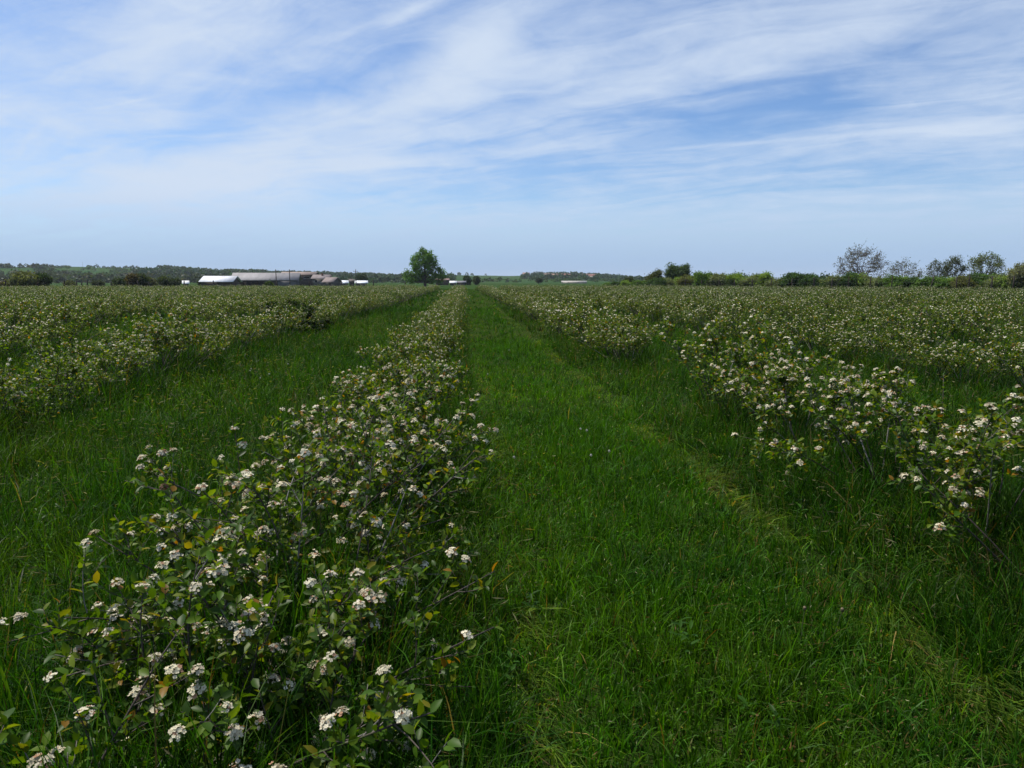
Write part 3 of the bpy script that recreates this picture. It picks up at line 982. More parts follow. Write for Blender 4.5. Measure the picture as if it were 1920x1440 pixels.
# dandelion seed heads standing in the grass: (photo column, row, height)
def dandelion(px, py, h, lab, clock=True):
    d = ray(px, py)
    k = (h - CAM_H) / d[2]
    x, y = d[0] * k, d[1] * k
    root = empty('dandelion', (x, y, 0))
    tag(root, lab, 'dandelion', 'dandelion seed heads in the mown grass' if clock else None)
    r = np.random.default_rng(int(px))
    P = curve((0, 0, -.01), (0.05 * r.normal(), 0.05 * r.normal(), 1), h, r, 5, .15, 0)
    st = MB()
    add_tube(st, P, .0022, 5, (.07, .10, .04))
    st.build('stalk', M_GRASS, root)
    hd = MB()
    if clock:
        n = 70
        D = nrm(r.normal(size=(n, 3)))
        for v in D:                             # each seed: a thin ray with a small parasol
            u, w = frame(v)
            e = P[-1] + v * .0115
            hd.add([P[-1] + v * .004, e + u * .0006, e - u * .0006], None, [(0, 1, 2)], (.5, .5, .45))
            hd.add([e + u * .0028, e + w * .0028, e - u * .0028, e - w * .0028], [(0, 1, 2, 3)], None, (.45, .46, .42))
    else:
        a = np.linspace(0, 6.283, 9)[:-1]
        rad = [.004, .008, .007, .003]
        for q, (z0, z1) in enumerate(((0, .006), (.006, .014), (.014, .02))):
            V = [P[-1] + np.array([math.cos(t) * rr_, math.sin(t) * rr_, z]) for z, rr_ in ((z0, rad[q]), (z1, rad[q + 1])) for t in a]
            hd.add(V, [(j, (j + 1) % 8, 8 + (j + 1) % 8, 8 + j) for j in range(8)], None, (.08, .07, .04) if q < 2 else (.24, .19, .12))
    hd.build('seed_head', M_PETAL, root)

for (px, py) in ((1090, 802), (1101, 804), (955, 655), (1003, 620), (968, 856), (1110, 852), (1137, 842), (1420, 855), (1160, 700), (915, 700)):
    dandelion(px, py, .2, 'white dandelion seed head standing in the mown grass strip')
for (px, py) in ((465, 690), (497, 699), (483, 706), (543, 681), (467, 694)):
    dandelion(px, py, .3, 'white dandelion seed head standing in the tall grass left of the shrubs')
dandelion(1502, 1143, .22, 'closed brown dandelion head on a bare stalk, left of its twin', False)
dandelion(1564, 1138, .24, 'closed brown dandelion head on a bare stalk, right of its twin', False)
# ------------------------------------------------------------------ trees
def grow(r, p, d, L, rad, level, maxl, tubes, ends, spread=0.7, up=0.25, nb=(2, 4), shrink=0.68):
    n = 5
    P = curve(p, d, L, r, n, 0.28, up)
    tubes.append((P, np.linspace(rad, rad * 0.62, n), 6 if level < 2 else 3))
    if level == maxl:
        ends.append((P[-1], P[-1] - P[-2]))
        ends.append((P[2], P[2] - P[1]))
        return
    k = r.integers(nb[0], nb[1] + 1)
    for i in range(k):
        t = 0.45 + 0.55 * (i + r.random()) / k if level else 0.4 + 0.6 * (i + .8 * r.random()) / k
        f = min(t * (n - 1), n - 1.001)
        j = int(f)
        q = P[j] + (P[j + 1] - P[j]) * (f - j)
        dd = nrm(P[j + 1] - P[j])
        a = r.random() * 6.283
        u, w = frame(dd)
        s = spread * (0.6 + 0.7 * r.random())
        nd_ = nrm(dd + (u * math.cos(a) + w * math.sin(a)) * s)
        grow(r, q, nd_, L * shrink * (0.75 + 0.5 * r.random()), rad * 0.58, level + 1, maxl, tubes, ends, spread, up, nb, shrink)

def make_tree(name, loc, H, label, seed, wide=1.0, levels=4, col=(.04, .075, .02), leaf=0.35, per=5, clump=0.5, trunk=0.22, spread=0.7, up=0.25, nb=(3, 4), bark=(.07, .06, .05), group=None, first=.3, cat='tree', twig=.02, trunks=1):
    r = np.random.default_rng(seed)
    tubes, ends = [], []
    for k in range(trunks):
        a = 6.283 * k / trunks + r.random()
        ln = 0.0 if trunks == 1 else 0.35
        grow(r, (0.1 * ln * math.cos(a), .1 * ln * math.sin(a), -.1), (ln * math.cos(a), ln * math.sin(a), 1.0), H * first, trunk, 0, levels, tubes, ends, spread, up, nb)
    E = np.array([e[0] for e in ends])
    zs = H * .97 / E[:, 2].max()
    rad_now = np.percentile(np.hypot(E[:, 0], E[:, 1]), 92)
    xs_ = wide * H * .5 / max(rad_now, .01)
    S = np.array([xs_, xs_, zs])
    root = empty(name, (loc[0], loc[1], loc[2] if len(loc) > 2 else 0))
    tag(root, label, cat, group)
    tb = MB()
    for P, rd, sides in tubes:
        add_tube(tb, P * S, np.maximum(rd, twig), sides, np.array(bark) * (.8 + .4 * r.random()))
    tb.build('trunk', M_TRUNK, root)
    cb = MB()
    E = E * S
    n = len(E)
    B = np.repeat(E, per, 0) + clump * r.normal(size=(n * per, 3)) * np.array([1, 1, .7])
    B[:, 2] = np.maximum(B[:, 2], .15)
    D = nrm(r.normal(size=B.shape))
    cl = np.array(col) * (0.65 + 0.7 * r.random((n * per, 1))) * np.repeat(0.8 + 0.4 * r.random((n, 1)), per, 0)
    L = leaf * (.6 + .8 * r.random(n * per))
    add_leaves(cb, B, D, nrm(r.normal(size=B.shape) + np.array([0, 0, .8])), L, L * .7, cl, 2, .15, .1)
    cb.build('crown', M_TREE, root)
    return root

def lobed_tree(name, loc, H, lobes, label, seed, col, leaf, n, trunk, spread=1.0, bark=(.05, .042, .035), group=None, cat='tree'):
    """a dense crown built of lobes (x, y, z, radius as shares of the height) carried by limbs"""
    r = np.random.default_rng(seed)
    root = empty(name, (loc[0], loc[1], loc[2] if len(loc) > 2 else 0))
    tag(root, label, cat, group)
    tb, cb = MB(), MB()
    T = curve((0, 0, -.1), (0, 0, 1), H * .7, r, 7, .12, .12)
    add_tube(tb, T, np.linspace(trunk, trunk * .35, 7), 8, bark)
    vol = sum(l[3] ** 2 for l in lobes)
    for (lx, ly, lz, lr) in lobes:
        c = np.array([lx * spread, ly * spread, lz]) * H
        R_ = lr * H * (1.12 if spread > 1 else 1)
        zt = min(max(lz - .28, .12), .62) / .7 * 6
        j = min(int(zt), 5)
        q = T[j] + (T[j + 1] - T[j]) * (zt - j)
        m_ = (q + c) / 2 + np.array([0, 0, -.03 * H]) + .02 * H * r.normal(size=3)
        add_tube(tb, np.array([q, m_, c]), (trunk * .38, trunk * .26, trunk * .1), 5, bark)
        k = int(n * lr * lr / vol)
        v = nrm(r.normal(size=(k, 3)))
        rad = R_ * (0.45 + 0.6 * r.random(k) ** .6)
        E = c + v * rad[:, None] * np.array([1, 1, .85])
        E[:, 2] = np.maximum(E[:, 2], .03 * H)
        for e in E[:: max(1, k // 14)]:
            add_tube(tb, np.array([c, (c + e) / 2 + .1 * R_ * r.normal(size=3), e]), (trunk * .1, trunk * .06, trunk * .03), 3, bark)
        per = 14
        B = np.repeat(E, per, 0) + leaf * .9 * r.normal(size=(k * per, 3))
        cl = np.array(col) * (0.7 + .6 * r.random((k * per, 1))) * np.repeat(.7 + .6 * r.random((k, 1)), per, 0)
        L = leaf * (.6 + .8 * r.random(k * per))
        D = nrm(r.normal(size=B.shape))
        add_leaves(cb, B, D, nrm(np.repeat(v, per, 0) * .6 + .7 * r.normal(size=B.shape) + np.array([0, 0, .4])), L, L * .75, cl, 2, .15, .1)
    tb.build('trunk', M_TRUNK, root)
    cb.build('crown', M_TREE, root)
    return root

def vase_tree(name, loc, H, label, seed, wide=1.0, c=.45, col=(.09, .1, .05), leaf=.16, majors=9, minors=170, twigs=4, per=2, clump=.15, trunk=.2, fork=.12, bark=(.07, .06, .055), twig=.012, low=.2):
    """a tree whose limbs fan out from a low fork to fill a rounded crown"""
    r = np.random.default_rng(seed)
    root = empty(name, (loc[0], loc[1], 0))
    tag(root, label, 'tree')
    tb, cb = MB(), MB()
    def crown_pt(q):
        v = nrm(r.normal(size=3))
        v[2] = abs(v[2]) if r.random() < .8 else -abs(v[2]) * .6
        p = v * q * np.array([wide * H * .5, wide * H * .5, (1 - c) * H]) * (1 + .06 * r.normal())
        p[2] = max(p[2] + c * H, low * H)
        return p
    def bez(a, b, d, n):
        t = np.linspace(0, 1, n)[:, None]
        P = a * (1 - t) ** 2 + 2 * b * t * (1 - t) + d * t * t
        P[1:-1] += .012 * H * r.normal(size=P[1:-1].shape)
        return P
    limbs = []
    for k in range(majors):
        e = crown_pt(.78)
        b = np.array([e[0] * .28, e[1] * .28, fork * H + .45 * (e[2] - fork * H)])
        P = bez(np.array([.02 * H * r.normal(), .02 * H * r.normal(), fork * H * .6 * r.random() - .1]), b, e, 9)
        limbs.append(P)
        add_tube(tb, P, np.linspace(trunk * (.45 + .25 * r.random()), twig * 1.6, 9), 5, np.array(bark) * (.8 + .4 * r.random()))
    add_tube(tb, np.array([(0, 0, -.15), (0, 0, fork * H * .5), (.01 * H, 0, fork * H)]), (trunk * 1.15, trunk, trunk * .8), 8, bark)
    L = np.concatenate([l[3:] for l in limbs])
    for k in range(minors):
        e = crown_pt(.62 + .38 * r.random() ** .5)
        d = np.linalg.norm(L - e, axis=1) + 4 * np.maximum(0, L[:, 2] - e[2] + .03 * H)
        a = L[np.argmin(d)]
        P = bez(a, (a + e) / 2 + np.array([0, 0, -.04 * H]), e, 5)
        add_tube(tb, P, np.linspace(twig * 2.2, twig, 5), 4, np.array(bark) * (.8 + .4 * r.random()))
        for m in range(twigs):
            q = P[2 + r.integers(0, 3)]
            o_ = np.array([e[0], e[1], (e[2] - c * H * .6)])
            f = q + nrm(nrm(o_) * .8 + .8 * r.normal(size=3)) * .06 * H * (.5 + .8 * r.random())
            add_tube(tb, np.array([q, (q + f) / 2 + .005 * H * r.normal(size=3), f]), (twig, twig * .8, twig * .6), 3, np.array(bark) * (.8 + .4 * r.random()))
            B = f + clump * r.normal(size=(per, 3))
            S = leaf * (.6 + .8 * r.random(per))
            add_leaves(cb, B, nrm(r.normal(size=(per, 3))), nrm(r.normal(size=(per, 3)) + np.array([0, 0, .8])), S, S * .7, np.array(col) * (.6 + .8 * r.random((per, 1))), 2, .15, .1)
    tb.build('trunk', M_TRUNK, root)
    cb.build('crown', M_TREE, root)
    return root

# the lone tree at the end of the rows
x, y = at(797, 230)
lobed_tree('lone_tree', (x, y, 0), top(464.5, 230, 797),
           [(-.03, 0, .88, .10), (.09, .05, .84, .09), (-.13, -.05, .80, .09), (.17, 0, .74, .09), (-.20, .05, .70, .09), (.02, -.1, .72, .10), (.10, .12, .62, .09), (-.12, -.1, .60, .10), (.20, -.05, .60, .07), (-.24, 0, .58, .07),
            (-.16, .1, .46, .09), (.06, -.1, .48, .08), (-.36, 0, .36, .07), (-.26, .05, .30, .09), (-.38, .04, .24, .06), (-.30, -.06, .15, .08), (-.14, .05, .20, .09), (.28, 0, .44, .08), (.36, .05, .36, .07), (.34, -.05, .24, .08), (.22, .08, .28, .09), (.16, -.06, .16, .08), (-.02, .1, .30, .08), (.30, 0, .13, .06), (-.06, 0, .97, .04), (.1, 0, .37, .09), (-.1, -.05, .35, .09), (0, 0, .58, .11), (-.2, 0, .48, .08), (.19, 0, .52, .08), (.0, .05, .18, .08)],
           'big lone round-crowned green tree standing at the end of the shrub rows', 11, (.078, .18, .02), .36, 860, .5, spread=1.28)

# scattered trees and bushes behind the right-hand fence
def right_line(px, back=5.0):
    """a point behind the right-hand fence, in the direction of a photo column"""
    d = np.array(ray(px, 527)[:2])
    d /= np.linalg.norm(d)
    e = FENCE_B - FENCE_A
    m = np.array([[d[0], -e[0]], [d[1], -e[1]]])
    s, t = np.linalg.solve(m, FENCE_A)
    q = d * (s + back)
    return q, s + back

q, s = right_line(1614, 22)
vase_tree('bare_tree', q, top(459, s, 1614), 'broad dome-shaped tree with thin brown spring leaves, tallest behind the right fence', 21, wide=1.12, c=.42, col=(.10, .095, .055), leaf=.19, majors=13, minors=330, twigs=4, per=2, trunk=.24, twig=.013)
q, s = right_line(1694, 22)
vase_tree('bare_tree', q, top(486, s, 1694), 'smaller thin-leaved rounded tree right of the tallest tree behind the fence', 22, wide=1.15, c=.5, col=(.10, .115, .06), leaf=.17, majors=9, minors=170, twigs=4, per=2, trunk=.16, twig=.010)
q, s = right_line(1754, 26)
vase_tree('upright_tree', q, top(488, s, 1754), 'narrow grey-green tree, left and shorter of a close pair', 23, wide=.62, c=.5, col=(.075, .10, .05), leaf=.17, majors=7, minors=110, twigs=4, per=4, trunk=.12, twig=.010)
q, s = right_line(1787, 26)
vase_tree('upright_tree', q, top(480, s, 1787), 'narrow dark grey-green tree, right and taller of a close pair', 24, wide=.60, c=.5, col=(.06, .085, .042), leaf=.18, majors=8, minors=150, twigs=4, per=5, trunk=.14, twig=.011)
q, s = right_line(1845, 26)
vase_tree('flat_topped_tree', q, top(475, s, 1845), 'light green flat-topped tree with visible forked limbs near the right edge', 25, wide=.86, c=.62, col=(.11, .15, .07), leaf=.20, majors=8, minors=170, twigs=4, per=4, trunk=.17, fork=.3, twig=.012, low=.42)
q, s = right_line(1271, 10)
make_tree('dense_tree', (*q, 0), top(490.5, s, 1271), 'compact dark green tree with a ragged top behind the fence, right of the path', 26, wide=.66, levels=4, up=.45, col=(.055, .10, .04), leaf=.25, per=8, clump=.3, trunk=.16, spread=.6, nb=(4, 4), first=.2, trunks=3)
q, s = right_line(1231, 8)
make_tree('dense_tree', (*q, 0), top(505, s, 1231), 'low spreading yellow-green tree beside the compact dark tree', 27, wide=1.3, levels=4, col=(.07, .09, .03), leaf=.24, per=7, clump=.3, trunk=.1, spread=.75, nb=(3, 4), first=.22, trunks=3)
q, s = right_line(1925, 3)
make_tree('edge_shrub', (*q, 0), top(489, s, 1925), 'pale blossoming shrub cut off by the right edge of the photo', 28, wide=.8, levels=4, col=(.17, .19, .11), leaf=.2, per=7, clump=.25, trunk=.08, spread=.7, nb=(4, 4), first=.22, trunks=3, cat='shrub')

# hedgerow bushes behind the right-hand fence: crest height of the hedge by photo column
HP = [(1130, 528), (1165, 525), (1180, 521), (1200, 525), (1250, 520), (1300, 513), (1330, 511), (1350, 514), (1372, 512), (1400, 514), (1425, 511), (1447, 514), (1465, 520), (1490, 509), (1515, 512), (1535, 519), (1560, 514), (1600, 511), (1640, 512), (1680, 516), (1720, 518), (1760, 517), (1800, 515), (1840, 511), (1870, 514), (1900, 519), (1940, 517)]
HTONE = {'dark': ((.042, .09, .022), 'dark green'), 'mid': ((.08, .16, .024), 'mid green'), 'light': ((.14, .23, .035), 'bright yellow-green'), 'pale': ((.13, .17, .07), 'pale blossoming'), 'brown': ((.095, .11, .03), 'olive brown')}
r_ = np.random.default_rng(77)
protos = {}
px = 1140
last = None
while px < 1945:
    ht = np.interp(px, [h[0] for h in HP], [h[1] for h in HP])
    tone = ['mid', 'light', 'dark', 'mid', 'brown', 'light', 'pale'][r_.integers(0, 7)]
    if 1478 < px < 1520 or 1215 < px < 1250:
        tone = 'dark'
    if 1325 < px < 1460 and tone == 'dark':
        tone = 'light'
    q, s = right_line(px, 2.5 + 3.0 * r_.random())
    hh = max(1.0, top(ht, s, px)) * (0.86 + 0.22 * r_.random())
    key = (tone, int(r_.integers(0, 2)))
    lab = HTONE[tone][1] + ' bush in the hedgerow behind the right-hand fence'
    if key not in protos:
        o = make_tree('hedge_shrub', (*q, 0), 2.4, lab, 800 + len(protos), wide=1.15, levels=4, col=HTONE[tone][0], leaf=.17, per=7, clump=.17, trunk=.04, spread=.75, nb=(3, 4), first=.24, trunks=4, cat='bush', twig=.012)
        protos[key] = o
    else:
        o = copy_tree(protos[key])
        o.location = (*q, 0)
    o.rotation_euler = (0, 0, 6.28 * r_.random())
    k = hh / 2.4
    o.scale = (max(k, .62) * 1.05, max(k, .62) * 1.05, k)
    tag(o, lab, 'bush', HTONE[tone][1] + ' bushes of the hedgerow behind the right fence')
    px += 1331 / s * (1.5 + .7 * r_.random())

# a dark line of trees far behind the hedge
for i, (px, py, dd) in enumerate(((1380, 509, 240), (1392, 511, 245), (1325, 512, 250), (1345, 513, 260), (1290, 516, 255), (1875, 512, 210), (1890, 511, 215), (1905, 512, 215), (1860, 513, 220), (1920, 513, 220), (1545, 513, 200), (1530, 516, 205))):
    x, y = at(px, dd)
    lobed_tree('far_tree', (x, y, 0), top(py, dd, px), [(0, 0, .62, .3), (-.22, 0, .45, .28), (.24, 0, .48, .27), (0, .1, .36, .3)], 'dark tree showing low over the hedgerow on the right', 60 + i, (.034, .065, .026), .5, 60, .2, group='dark trees beyond the right hedgerow')

# bushes along the far edge of the field on the left
LB = [(45, 510, 150, 3.6, 'pale green rounded bush, broadest by the fence at far left', (.10, .125, .05), 1.5), (80, 516, 152, 2.9, 'dark green bush right of the broad pale bush at far left', (.028, .055, .018), 1.7),
      (8, 526, 152, 1.5, 'low brown bush at the left edge by the fence', (.06, .06, .03), 2.2), (222, 523, 150, 2.2, 'small round dark bush by the fence left of the barns', (.03, .05, .022), 1.4), (247, 515, 155, 3, 'brownish tree in a pair left of the barns', (.06, .055, .025), 1.0),
      (262, 516, 155, 3, 'dark green tree in a pair left of the barns', (.035, .055, .022), 1.1), (307, 519, 160, 2.4, 'squat grey-green bush nearest the white-roofed barn', (.04, .062, .028), 1.3), (284, 522, 165, 2.2, 'small pale bush between two dark bushes left of the barns', (.07, .085, .035), 1.2),
      (325, 523, 170, 2.1, 'low dark bush just left of the white-roofed barn', (.035, .055, .024), 1.5), (377, 524, 230, 2.2, 'small dark bush against the corner of the white-roofed barn', (.03, .05, .02), 1.1), (506, 528, 150, 1.4, 'small green bush in front of the long grey barn', (.05, .09, .02), 1.0),
      (876, 517.5, 300, 4, 'small round tree right of the grey shed', (.03, .055, .022), .8), (893, 518.5, 305, 4, 'small slim tree farther right of the grey shed', (.035, .06, .022), .6), (183, 526, 175, 2, 'low grey-green bush behind the left fence', (.045, .065, .03), 1.6), (130, 527, 175, 2, 'low pale bush behind the left fence', (.07, .09, .04), 1.6),
      (677, 513, 330, 5, 'round dark tree behind the white-roofed sheds', (.026, .05, .02), 1.15), (1010, 522, 420, 5, 'dark bush below the village hill', (.03, .05, .022), 1.6), (1180, 520, 190, 3, 'olive bush at the near end of the hedgerow', (.05, .07, .028), 1.4)]
for i, (px, py, dd, h, lab, col, wd) in enumerate(LB):
    x, y = at(px, dd)
    H = top(py, dd, px)
    make_tree('field_bush', (x, y, 0), H, lab, 900 + i, wide=wd * .62, levels=4, col=col, leaf=.13 * H ** .7 + .06, per=8, clump=.12 * H, trunk=.03 * H, spread=.75, nb=(3, 4), first=.25, trunks=3, cat='bush' if h < 3.5 else 'tree', twig=.02)

# ------------------------------------------------------------------ fences
def fence(name, pts, heights, label, wires=3, rad=.055, leans=None):
    root = empty(name, (pts[0][0], pts[0][1], 0))
    tag(root, label, 'fence')
    o0 = np.array([pts[0][0], pts[0][1], 0])
    r = np.random.default_rng(len(pts))
    for i, (p, h) in enumerate(zip(pts, heights)):
        lean = (leans or {}).get(i, .03 * r.normal())
        b = np.array([p[0], p[1], 0]) - o0
        mb = MB()
        add_tube(mb, np.array([b + (0, 0, -.1), b + (lean * h * .5, 0, h * .5), b + (lean * h, 0, h)]), (rad, rad * .95, rad * .85), 7, np.array((.024, .019, .016)) * (.7 + .6 * r.random()), cap=True)
        mb.build('post', M_WOOD, root)
    mb = MB()
    for k in range(wires):
        f = .35 + .6 * k / max(1, wires - 1)
        for i in range(len(pts) - 1):
            a, b = np.array([*pts[i], heights[i] * f * .95]) - o0, np.array([*pts[i + 1], heights[i + 1] * f * .95]) - o0
            add_tube(mb, np.array([a, (a + b) / 2 - (0, 0, .04), b]), .004, 3, (.16, .16, .16))
    mb.build('wire', M_METAL, root)

fp = [(1195, 531), (1285, 523), (1315, 525), (1348, 524), (1377, 524), (1411, 524), (1446, 521), (1484, 522), (1527, 520), (1560, 521), (1592, 519), (1632, 520), (1673, 517), (1744, 517), (1795, 519), (1817, 514), (1860, 517), (1901, 517), (1945, 516)]
pp, hh = [], []
for c, t_ in fp:
    q, s = right_line(c, 0)
    pp.append(q)
    hh.append(min(2.7, max(1.5, top(t_, s, c))))
fence('wire_fence', pp, hh, 'dark wooden post and wire fence along the hedgerow on the right', leans={13: .22}, rad=.09)
lp = [(-40, 526), (10, 525), (70, 526), (120, 525), (143, 526), (153, 526), (163, 526), (207, 527), (242, 527), (258, 528), (279, 528), (345, 528), (400, 529), (460, 529), (520, 529), (580, 529), (640, 530), (700, 530), (760, 530)]
fence('wire_fence', [at(c, 149) for c, t_ in lp], [1.7 + .2 * math.sin(i * 2.3) for i in range(len(lp))], 'thin weathered post and wire fence across the far end of the field on the left', 2, .12)

# ------------------------------------------------------------------ farm buildings
def gabled(name, label, a, b, depth, eave, ridge, wallc, roofc, roofm, group=None, cat='barn', over=.5, open_front=False, posts=0, windows=(), door=None, chimneys=(), z=0.0, band=None):
    """gabled building with its front along the ground line a-b, running DEPTH away from the camera; local x runs along the front"""
    a, b = np.array(a), np.array(b)
    L = float(np.linalg.norm(b - a))
    an = math.atan2(b[1] - a[1], b[0] - a[0])
    root = empty(name, (a[0], a[1], z), an)
    tag(root, label, cat, group)
    D = depth
    w = MB()
    t = .18
    # walls as slabs: back, both gable ends, and the front unless it stands open
    def gable(x0, x1):
        V = [(x, y_, z_) for x in (x0, x1) for (y_, z_) in ((0, -.1), (D, -.1), (D, eave), (D / 2, ridge - .06), (0, eave))]
        w.add(V, [(0, 1, 2, 4), (5, 9, 7, 6), (0, 5, 6, 1), (1, 6, 7, 2), (4, 9, 5, 0)], [(4, 2, 3), (9, 8, 7)], wallc)
    gable(0, t)
    gable(L - t, L)
    add_box(w, (t + .003, D - t, -.1), (L - t - .003, D, eave), wallc)
    if open_front:
        add_box(w, (t + .003, .003, eave - .5), (L - t - .003, t, eave), wallc)
        x0 = L * open_front
        add_box(w, (x0, .004, -.1), (L - t - .004, t, eave - .503), np.array(wallc) * 1.25)
    else:
        add_box(w, (t + .003, 0.003, -.1), (L - t - .003, t, eave), wallc)
    w.build('wall', M_WALL, root)
    rf = MB()
    sl = (ridge - eave) / (D / 2)
    th = .12
    for s in (0, 1):
        y0, y1 = (-over, D / 2) if s == 0 else (D + over, D / 2)
        z0, z1 = eave - sl * over + .02, ridge + .02
        V = [(-over, y0, z0), (L + over, y0, z0), (L + over, y1, z1), (-over, y1, z1)]
        V += [(x_, y_, z_ + th) for x_, y_, z_ in V]
        q = [(0, 3, 2, 1), (4, 5, 6, 7), (0, 1, 5, 4), (1, 2, 6, 5), (2, 3, 7, 6), (3, 0, 4, 7)]
        rf.add(V, q if s == 0 else [f[::-1] for f in q], None, roofc)
    ro = rf.build('roof', roofm, root)
    for (cx, cy, ch) in chimneys:
        c = MB()
        zc = eave + sl * (cy if cy < D / 2 else D - cy)
        add_box(c, (cx - .3, cy - .3, zc - .3), (cx + .3, cy + .3, zc + ch), (.16, .09, .07))
        add_box(c, (cx - .36, cy - .36, zc + ch + .003), (cx + .36, cy + .36, zc + ch + .12), (.14, .13, .12))
        c.build('chimney', M_WALL, ro)
    for k in range(posts):
        p = MB()
        x_ = .6 + (L * (open_front or 1) - 1.2) * k / max(1, posts - 1)
        add_box(p, (x_ - .11, -.12, -.1), (x_ + .11, -.002, eave - .02), (.09, .07, .055))
        p.build('post', M_WOOD, root)
    for (wx, wz, ww, wh) in windows:
        f = MB()
        for (lo, hi) in (((wx - ww / 2, -.05, wz), (wx + ww / 2, -.002, wz + .08)), ((wx - ww / 2, -.05, wz + wh - .08), (wx + ww / 2, -.002, wz + wh)), ((wx - ww / 2, -.048, wz + .083), (wx - ww / 2 + .08, -.002, wz + wh - .083)), ((wx + ww / 2 - .08, -.048, wz + .083), (wx + ww / 2, -.002, wz + wh - .083))):
            add_box(f, lo, hi, (.5, .48, .44))
        fo = f.build('window', M_WOOD, root)
        gl = MB()
        add_box(gl, (wx - ww / 2 + .083, -.03, wz + .083), (wx + ww / 2 - .083, -.002, wz + wh - .083), (.02, .022, .025))
        gl.build('pane', M_DARK, fo)
    if door:
        d_ = MB()
        add_box(d_, (door[0] - door[1] / 2, -.05, -.05), (door[0] + door[1] / 2, -.002, door[2]), (.07, .055, .045))
        d_.build('door', M_WOOD, root)
    return root

def front(c0, c1, d0, d1):
    return at(c0, d0), at(c1, d1)

a, b = front(377, 434, 220, 217.6)
gabled('barn', 'low barn with a bright white sheet-metal roof, leftmost of the farm', a, b, 8.5, 1.6, top(517.5, 220, 410) - .1, (.07, .055, .045), (.54, .56, .60), M_SHEET, over=.6, door=(5, 1.4, 1.4))
a, b = front(436, 556, 262, 259)
gabled('long_barn', 'long open-fronted barn with a grey corrugated roof', a, b, 11, 2.2, top(512, 262, 500), (.13, .13, .14), (.20, .195, .205), M_SHEET, over=.8, open_front=.68, posts=8)
a, b = front(527, 588, 284, 282)
gabled('tall_barn', 'tall dark barn with a rusty brown roof behind the long grey barn', a, b, 12, 4.0, top(510, 283, 560), (.06, .05, .048), (.22, .17, .145), M_TILE, over=.7, windows=((9.5, 2.6, 2.2, .9),))
a, b = front(586, 614, 262, 261)
gabled('farmhouse', 'pale farmhouse with a brown-grey tiled roof and chimney', a, b, 8, 2.6, top(515.5, 264, 605), (.16, .15, .145), (.17, .145, .145), M_TILE, cat='house', over=.6, windows=((1.2, 1.1, .9, 1.0), (3.2, 1.1, .9, 1.0)), chimneys=((2.9, 3.0, .9),), door=(4.4, .9, 2.0))
a, b = front(606, 624, 252, 250)
gabled('lean_to_shed', 'small shed with a low brown roof built against the farmhouse front', a, b, 5, 1.5, 2.9, (.11, .10, .10), (.19, .155, .15), M_TILE, cat='shed', over=.5, door=(2.6, 1.0, 1.4))
for (c0, c1, py, lab) in ((627, 652, 526.5, 'low shed with a white roof right of the farmhouse'), (667, 688, 526.8, 'low white-roofed shed right of the dark hut')):
    a, b = front(c0, c1, 262, 262)
    gabled('white_roofed_shed', lab, a, b, 5.5, 1.0, top(py, 265, c0), (.09, .085, .085), (.70, .73, .76), M_SHEET, cat='shed', over=.4)
a, b = front(655, 664, 255, 255)
gabled('hut', 'small dark hut between two white-roofed sheds', a, b, 3, 1.6, 2.3, (.05, .04, .038), (.10, .085, .08), M_TILE, cat='hut', over=.25, door=(.9, .7, 1.4))
a, b = front(817, 841, 300, 300)
gabled('pink_roofed_house', 'little house with a pink tiled roof beside the lone tree', a, b, 6, 2.1, top(523, 303, 830), (.10, .075, .065), (.42, .27, .25), M_TILE, cat='house', over=.4, windows=((2.0, 1.0, .8, .8),))
a, b = front(844, 855, 285, 285)
gabled('white_roofed_shed', 'tiny white-roofed shed right of the pink roof', a, b, 4, 1.0, top(528 - .8, 287, 850), (.08, .075, .075), (.6, .62, .64), M_SHEET, cat='shed', over=.3)
a, b = front(857, 873, 290, 290)
gabled('grey_shed', 'dark grey low shed right of the tiny white-roofed shed', a, b, 4, 1.1, top(527.2, 292, 865), (.06, .058, .06), (.14, .14, .155), M_SHEET, cat='shed', over=.3)
a, b = front(343, 353, 240, 240)
gabled('white_roofed_shed', 'tiny hut with a white roof left of the barns', a, b, 2.5, 1.0, top(527, 241, 348), (.06, .05, .05), (.6, .62, .64), M_SHEET, cat='shed', over=.3)
a, b = front(1053, 1100, 520, 520)
gabled('long_white_hall', 'long low white-walled hall below the village hill', a, b, 12, 1.0, 1.75, (.42, .39, .34), (.34, .32, .30), M_SHEET, cat='hall', over=.3, windows=((5, .3, 1.2, .5), (12, .3, 1.2, .5)))
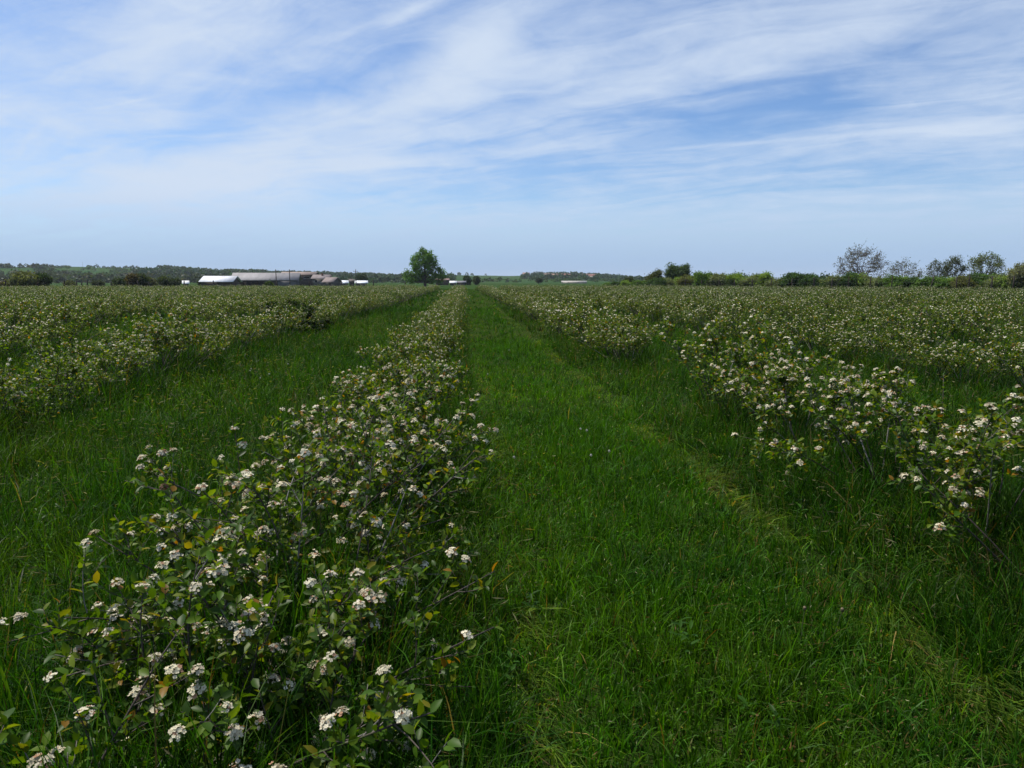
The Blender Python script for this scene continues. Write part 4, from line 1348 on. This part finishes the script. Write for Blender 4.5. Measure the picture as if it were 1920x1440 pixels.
# village houses on the far hill
VH = [(1020, .58, 8, 'brown'), (1034, .52, 9, 'brown'), (1053, .50, 8, 'red'), (1059, .46, 7, 'red'), (1092, .54, 9, 'red'), (1104, .5, 10, 'red'), (980, .74, 11, 'brown')]
ordn = {}
for i, (c, t_, wd, tone) in enumerate(VH):
    dd = HILL_R0 + (HILL_R1 - HILL_R0) * t_ - 25
    x, y = at(c, dd)
    z = float(hill_z(np.array(math.degrees(math.atan2(x, y))), np.array(dd)))
    gabled('village_house', tone + '-roofed house among the trees of the far village hill', (x, y), (x + wd, y - wd * .2), 7, 3.6, 6.0, (.45, .40, .36), (.15, .075, .06) if tone == 'red' else (.2, .13, .11), M_TILE, tone + '-roofed houses on the far village hill', 'house', z=z, over=.5)

# ------------------------------------------------------------------ poles
def pole(px, py, dd, lab, arm=True):
    x, y = at(px, dd)
    z = float(hill_z(np.array(math.degrees(math.atan2(x, y))), np.array(float(dd)))) if dd > HILL_R0 else 0.0
    H = top(py, dd, px) - z
    root = empty('utility_pole', (x, y, z))
    tag(root, lab, 'utility pole')
    m = MB()
    add_tube(m, np.array([(0, 0, -.2), (0, 0, H * .5), (0, 0, H)]), (.16, .14, .11), 8, (.06, .052, .045), cap=True)
    m.build('shaft', M_WOOD, root)
    if arm:
        m = MB()
        add_box(m, (-.8, -.2, H - .75), (.8, -.12, H - .62), (.06, .052, .045))
        for k in (-.7, 0, .7):
            add_tube(m, np.array([(k, -.16, H - .618), (k, -.16, H - .45)]), .05, 6, (.2, .18, .16), cap=True)
        m.build('crossarm', M_WOOD, root)
pole(518, 505, 240, 'thin utility pole before the long grey barn, left of two')
pole(543.5, 505, 240, 'thin utility pole before the long grey barn, right of two')
pole(667.5, 505, 250, 'dark utility pole standing by the low white-roofed sheds')
pole(157.5, 491, 1400, 'tall mast on the crest of the far left hill', False)

# ------------------------------------------------------------------ haze
def haze():
    m, t = mat_new('haze')
    v = nd(t, 'ShaderNodeVolumePrincipled', {'Color': (.80, .88, 1.0, 1), 'Density': 0.00009, 'Anisotropy': 0.0})
    o = nd(t, 'ShaderNodeOutputMaterial')
    t.links.new(v.outputs[0], o.inputs['Volume'])
    mb = MB()
    add_box(mb, (-7000, -120, -1.5), (7000, 7000, 75))
    tag(mb.build('haze', m), kind='stuff')
if HAZE:
    haze()
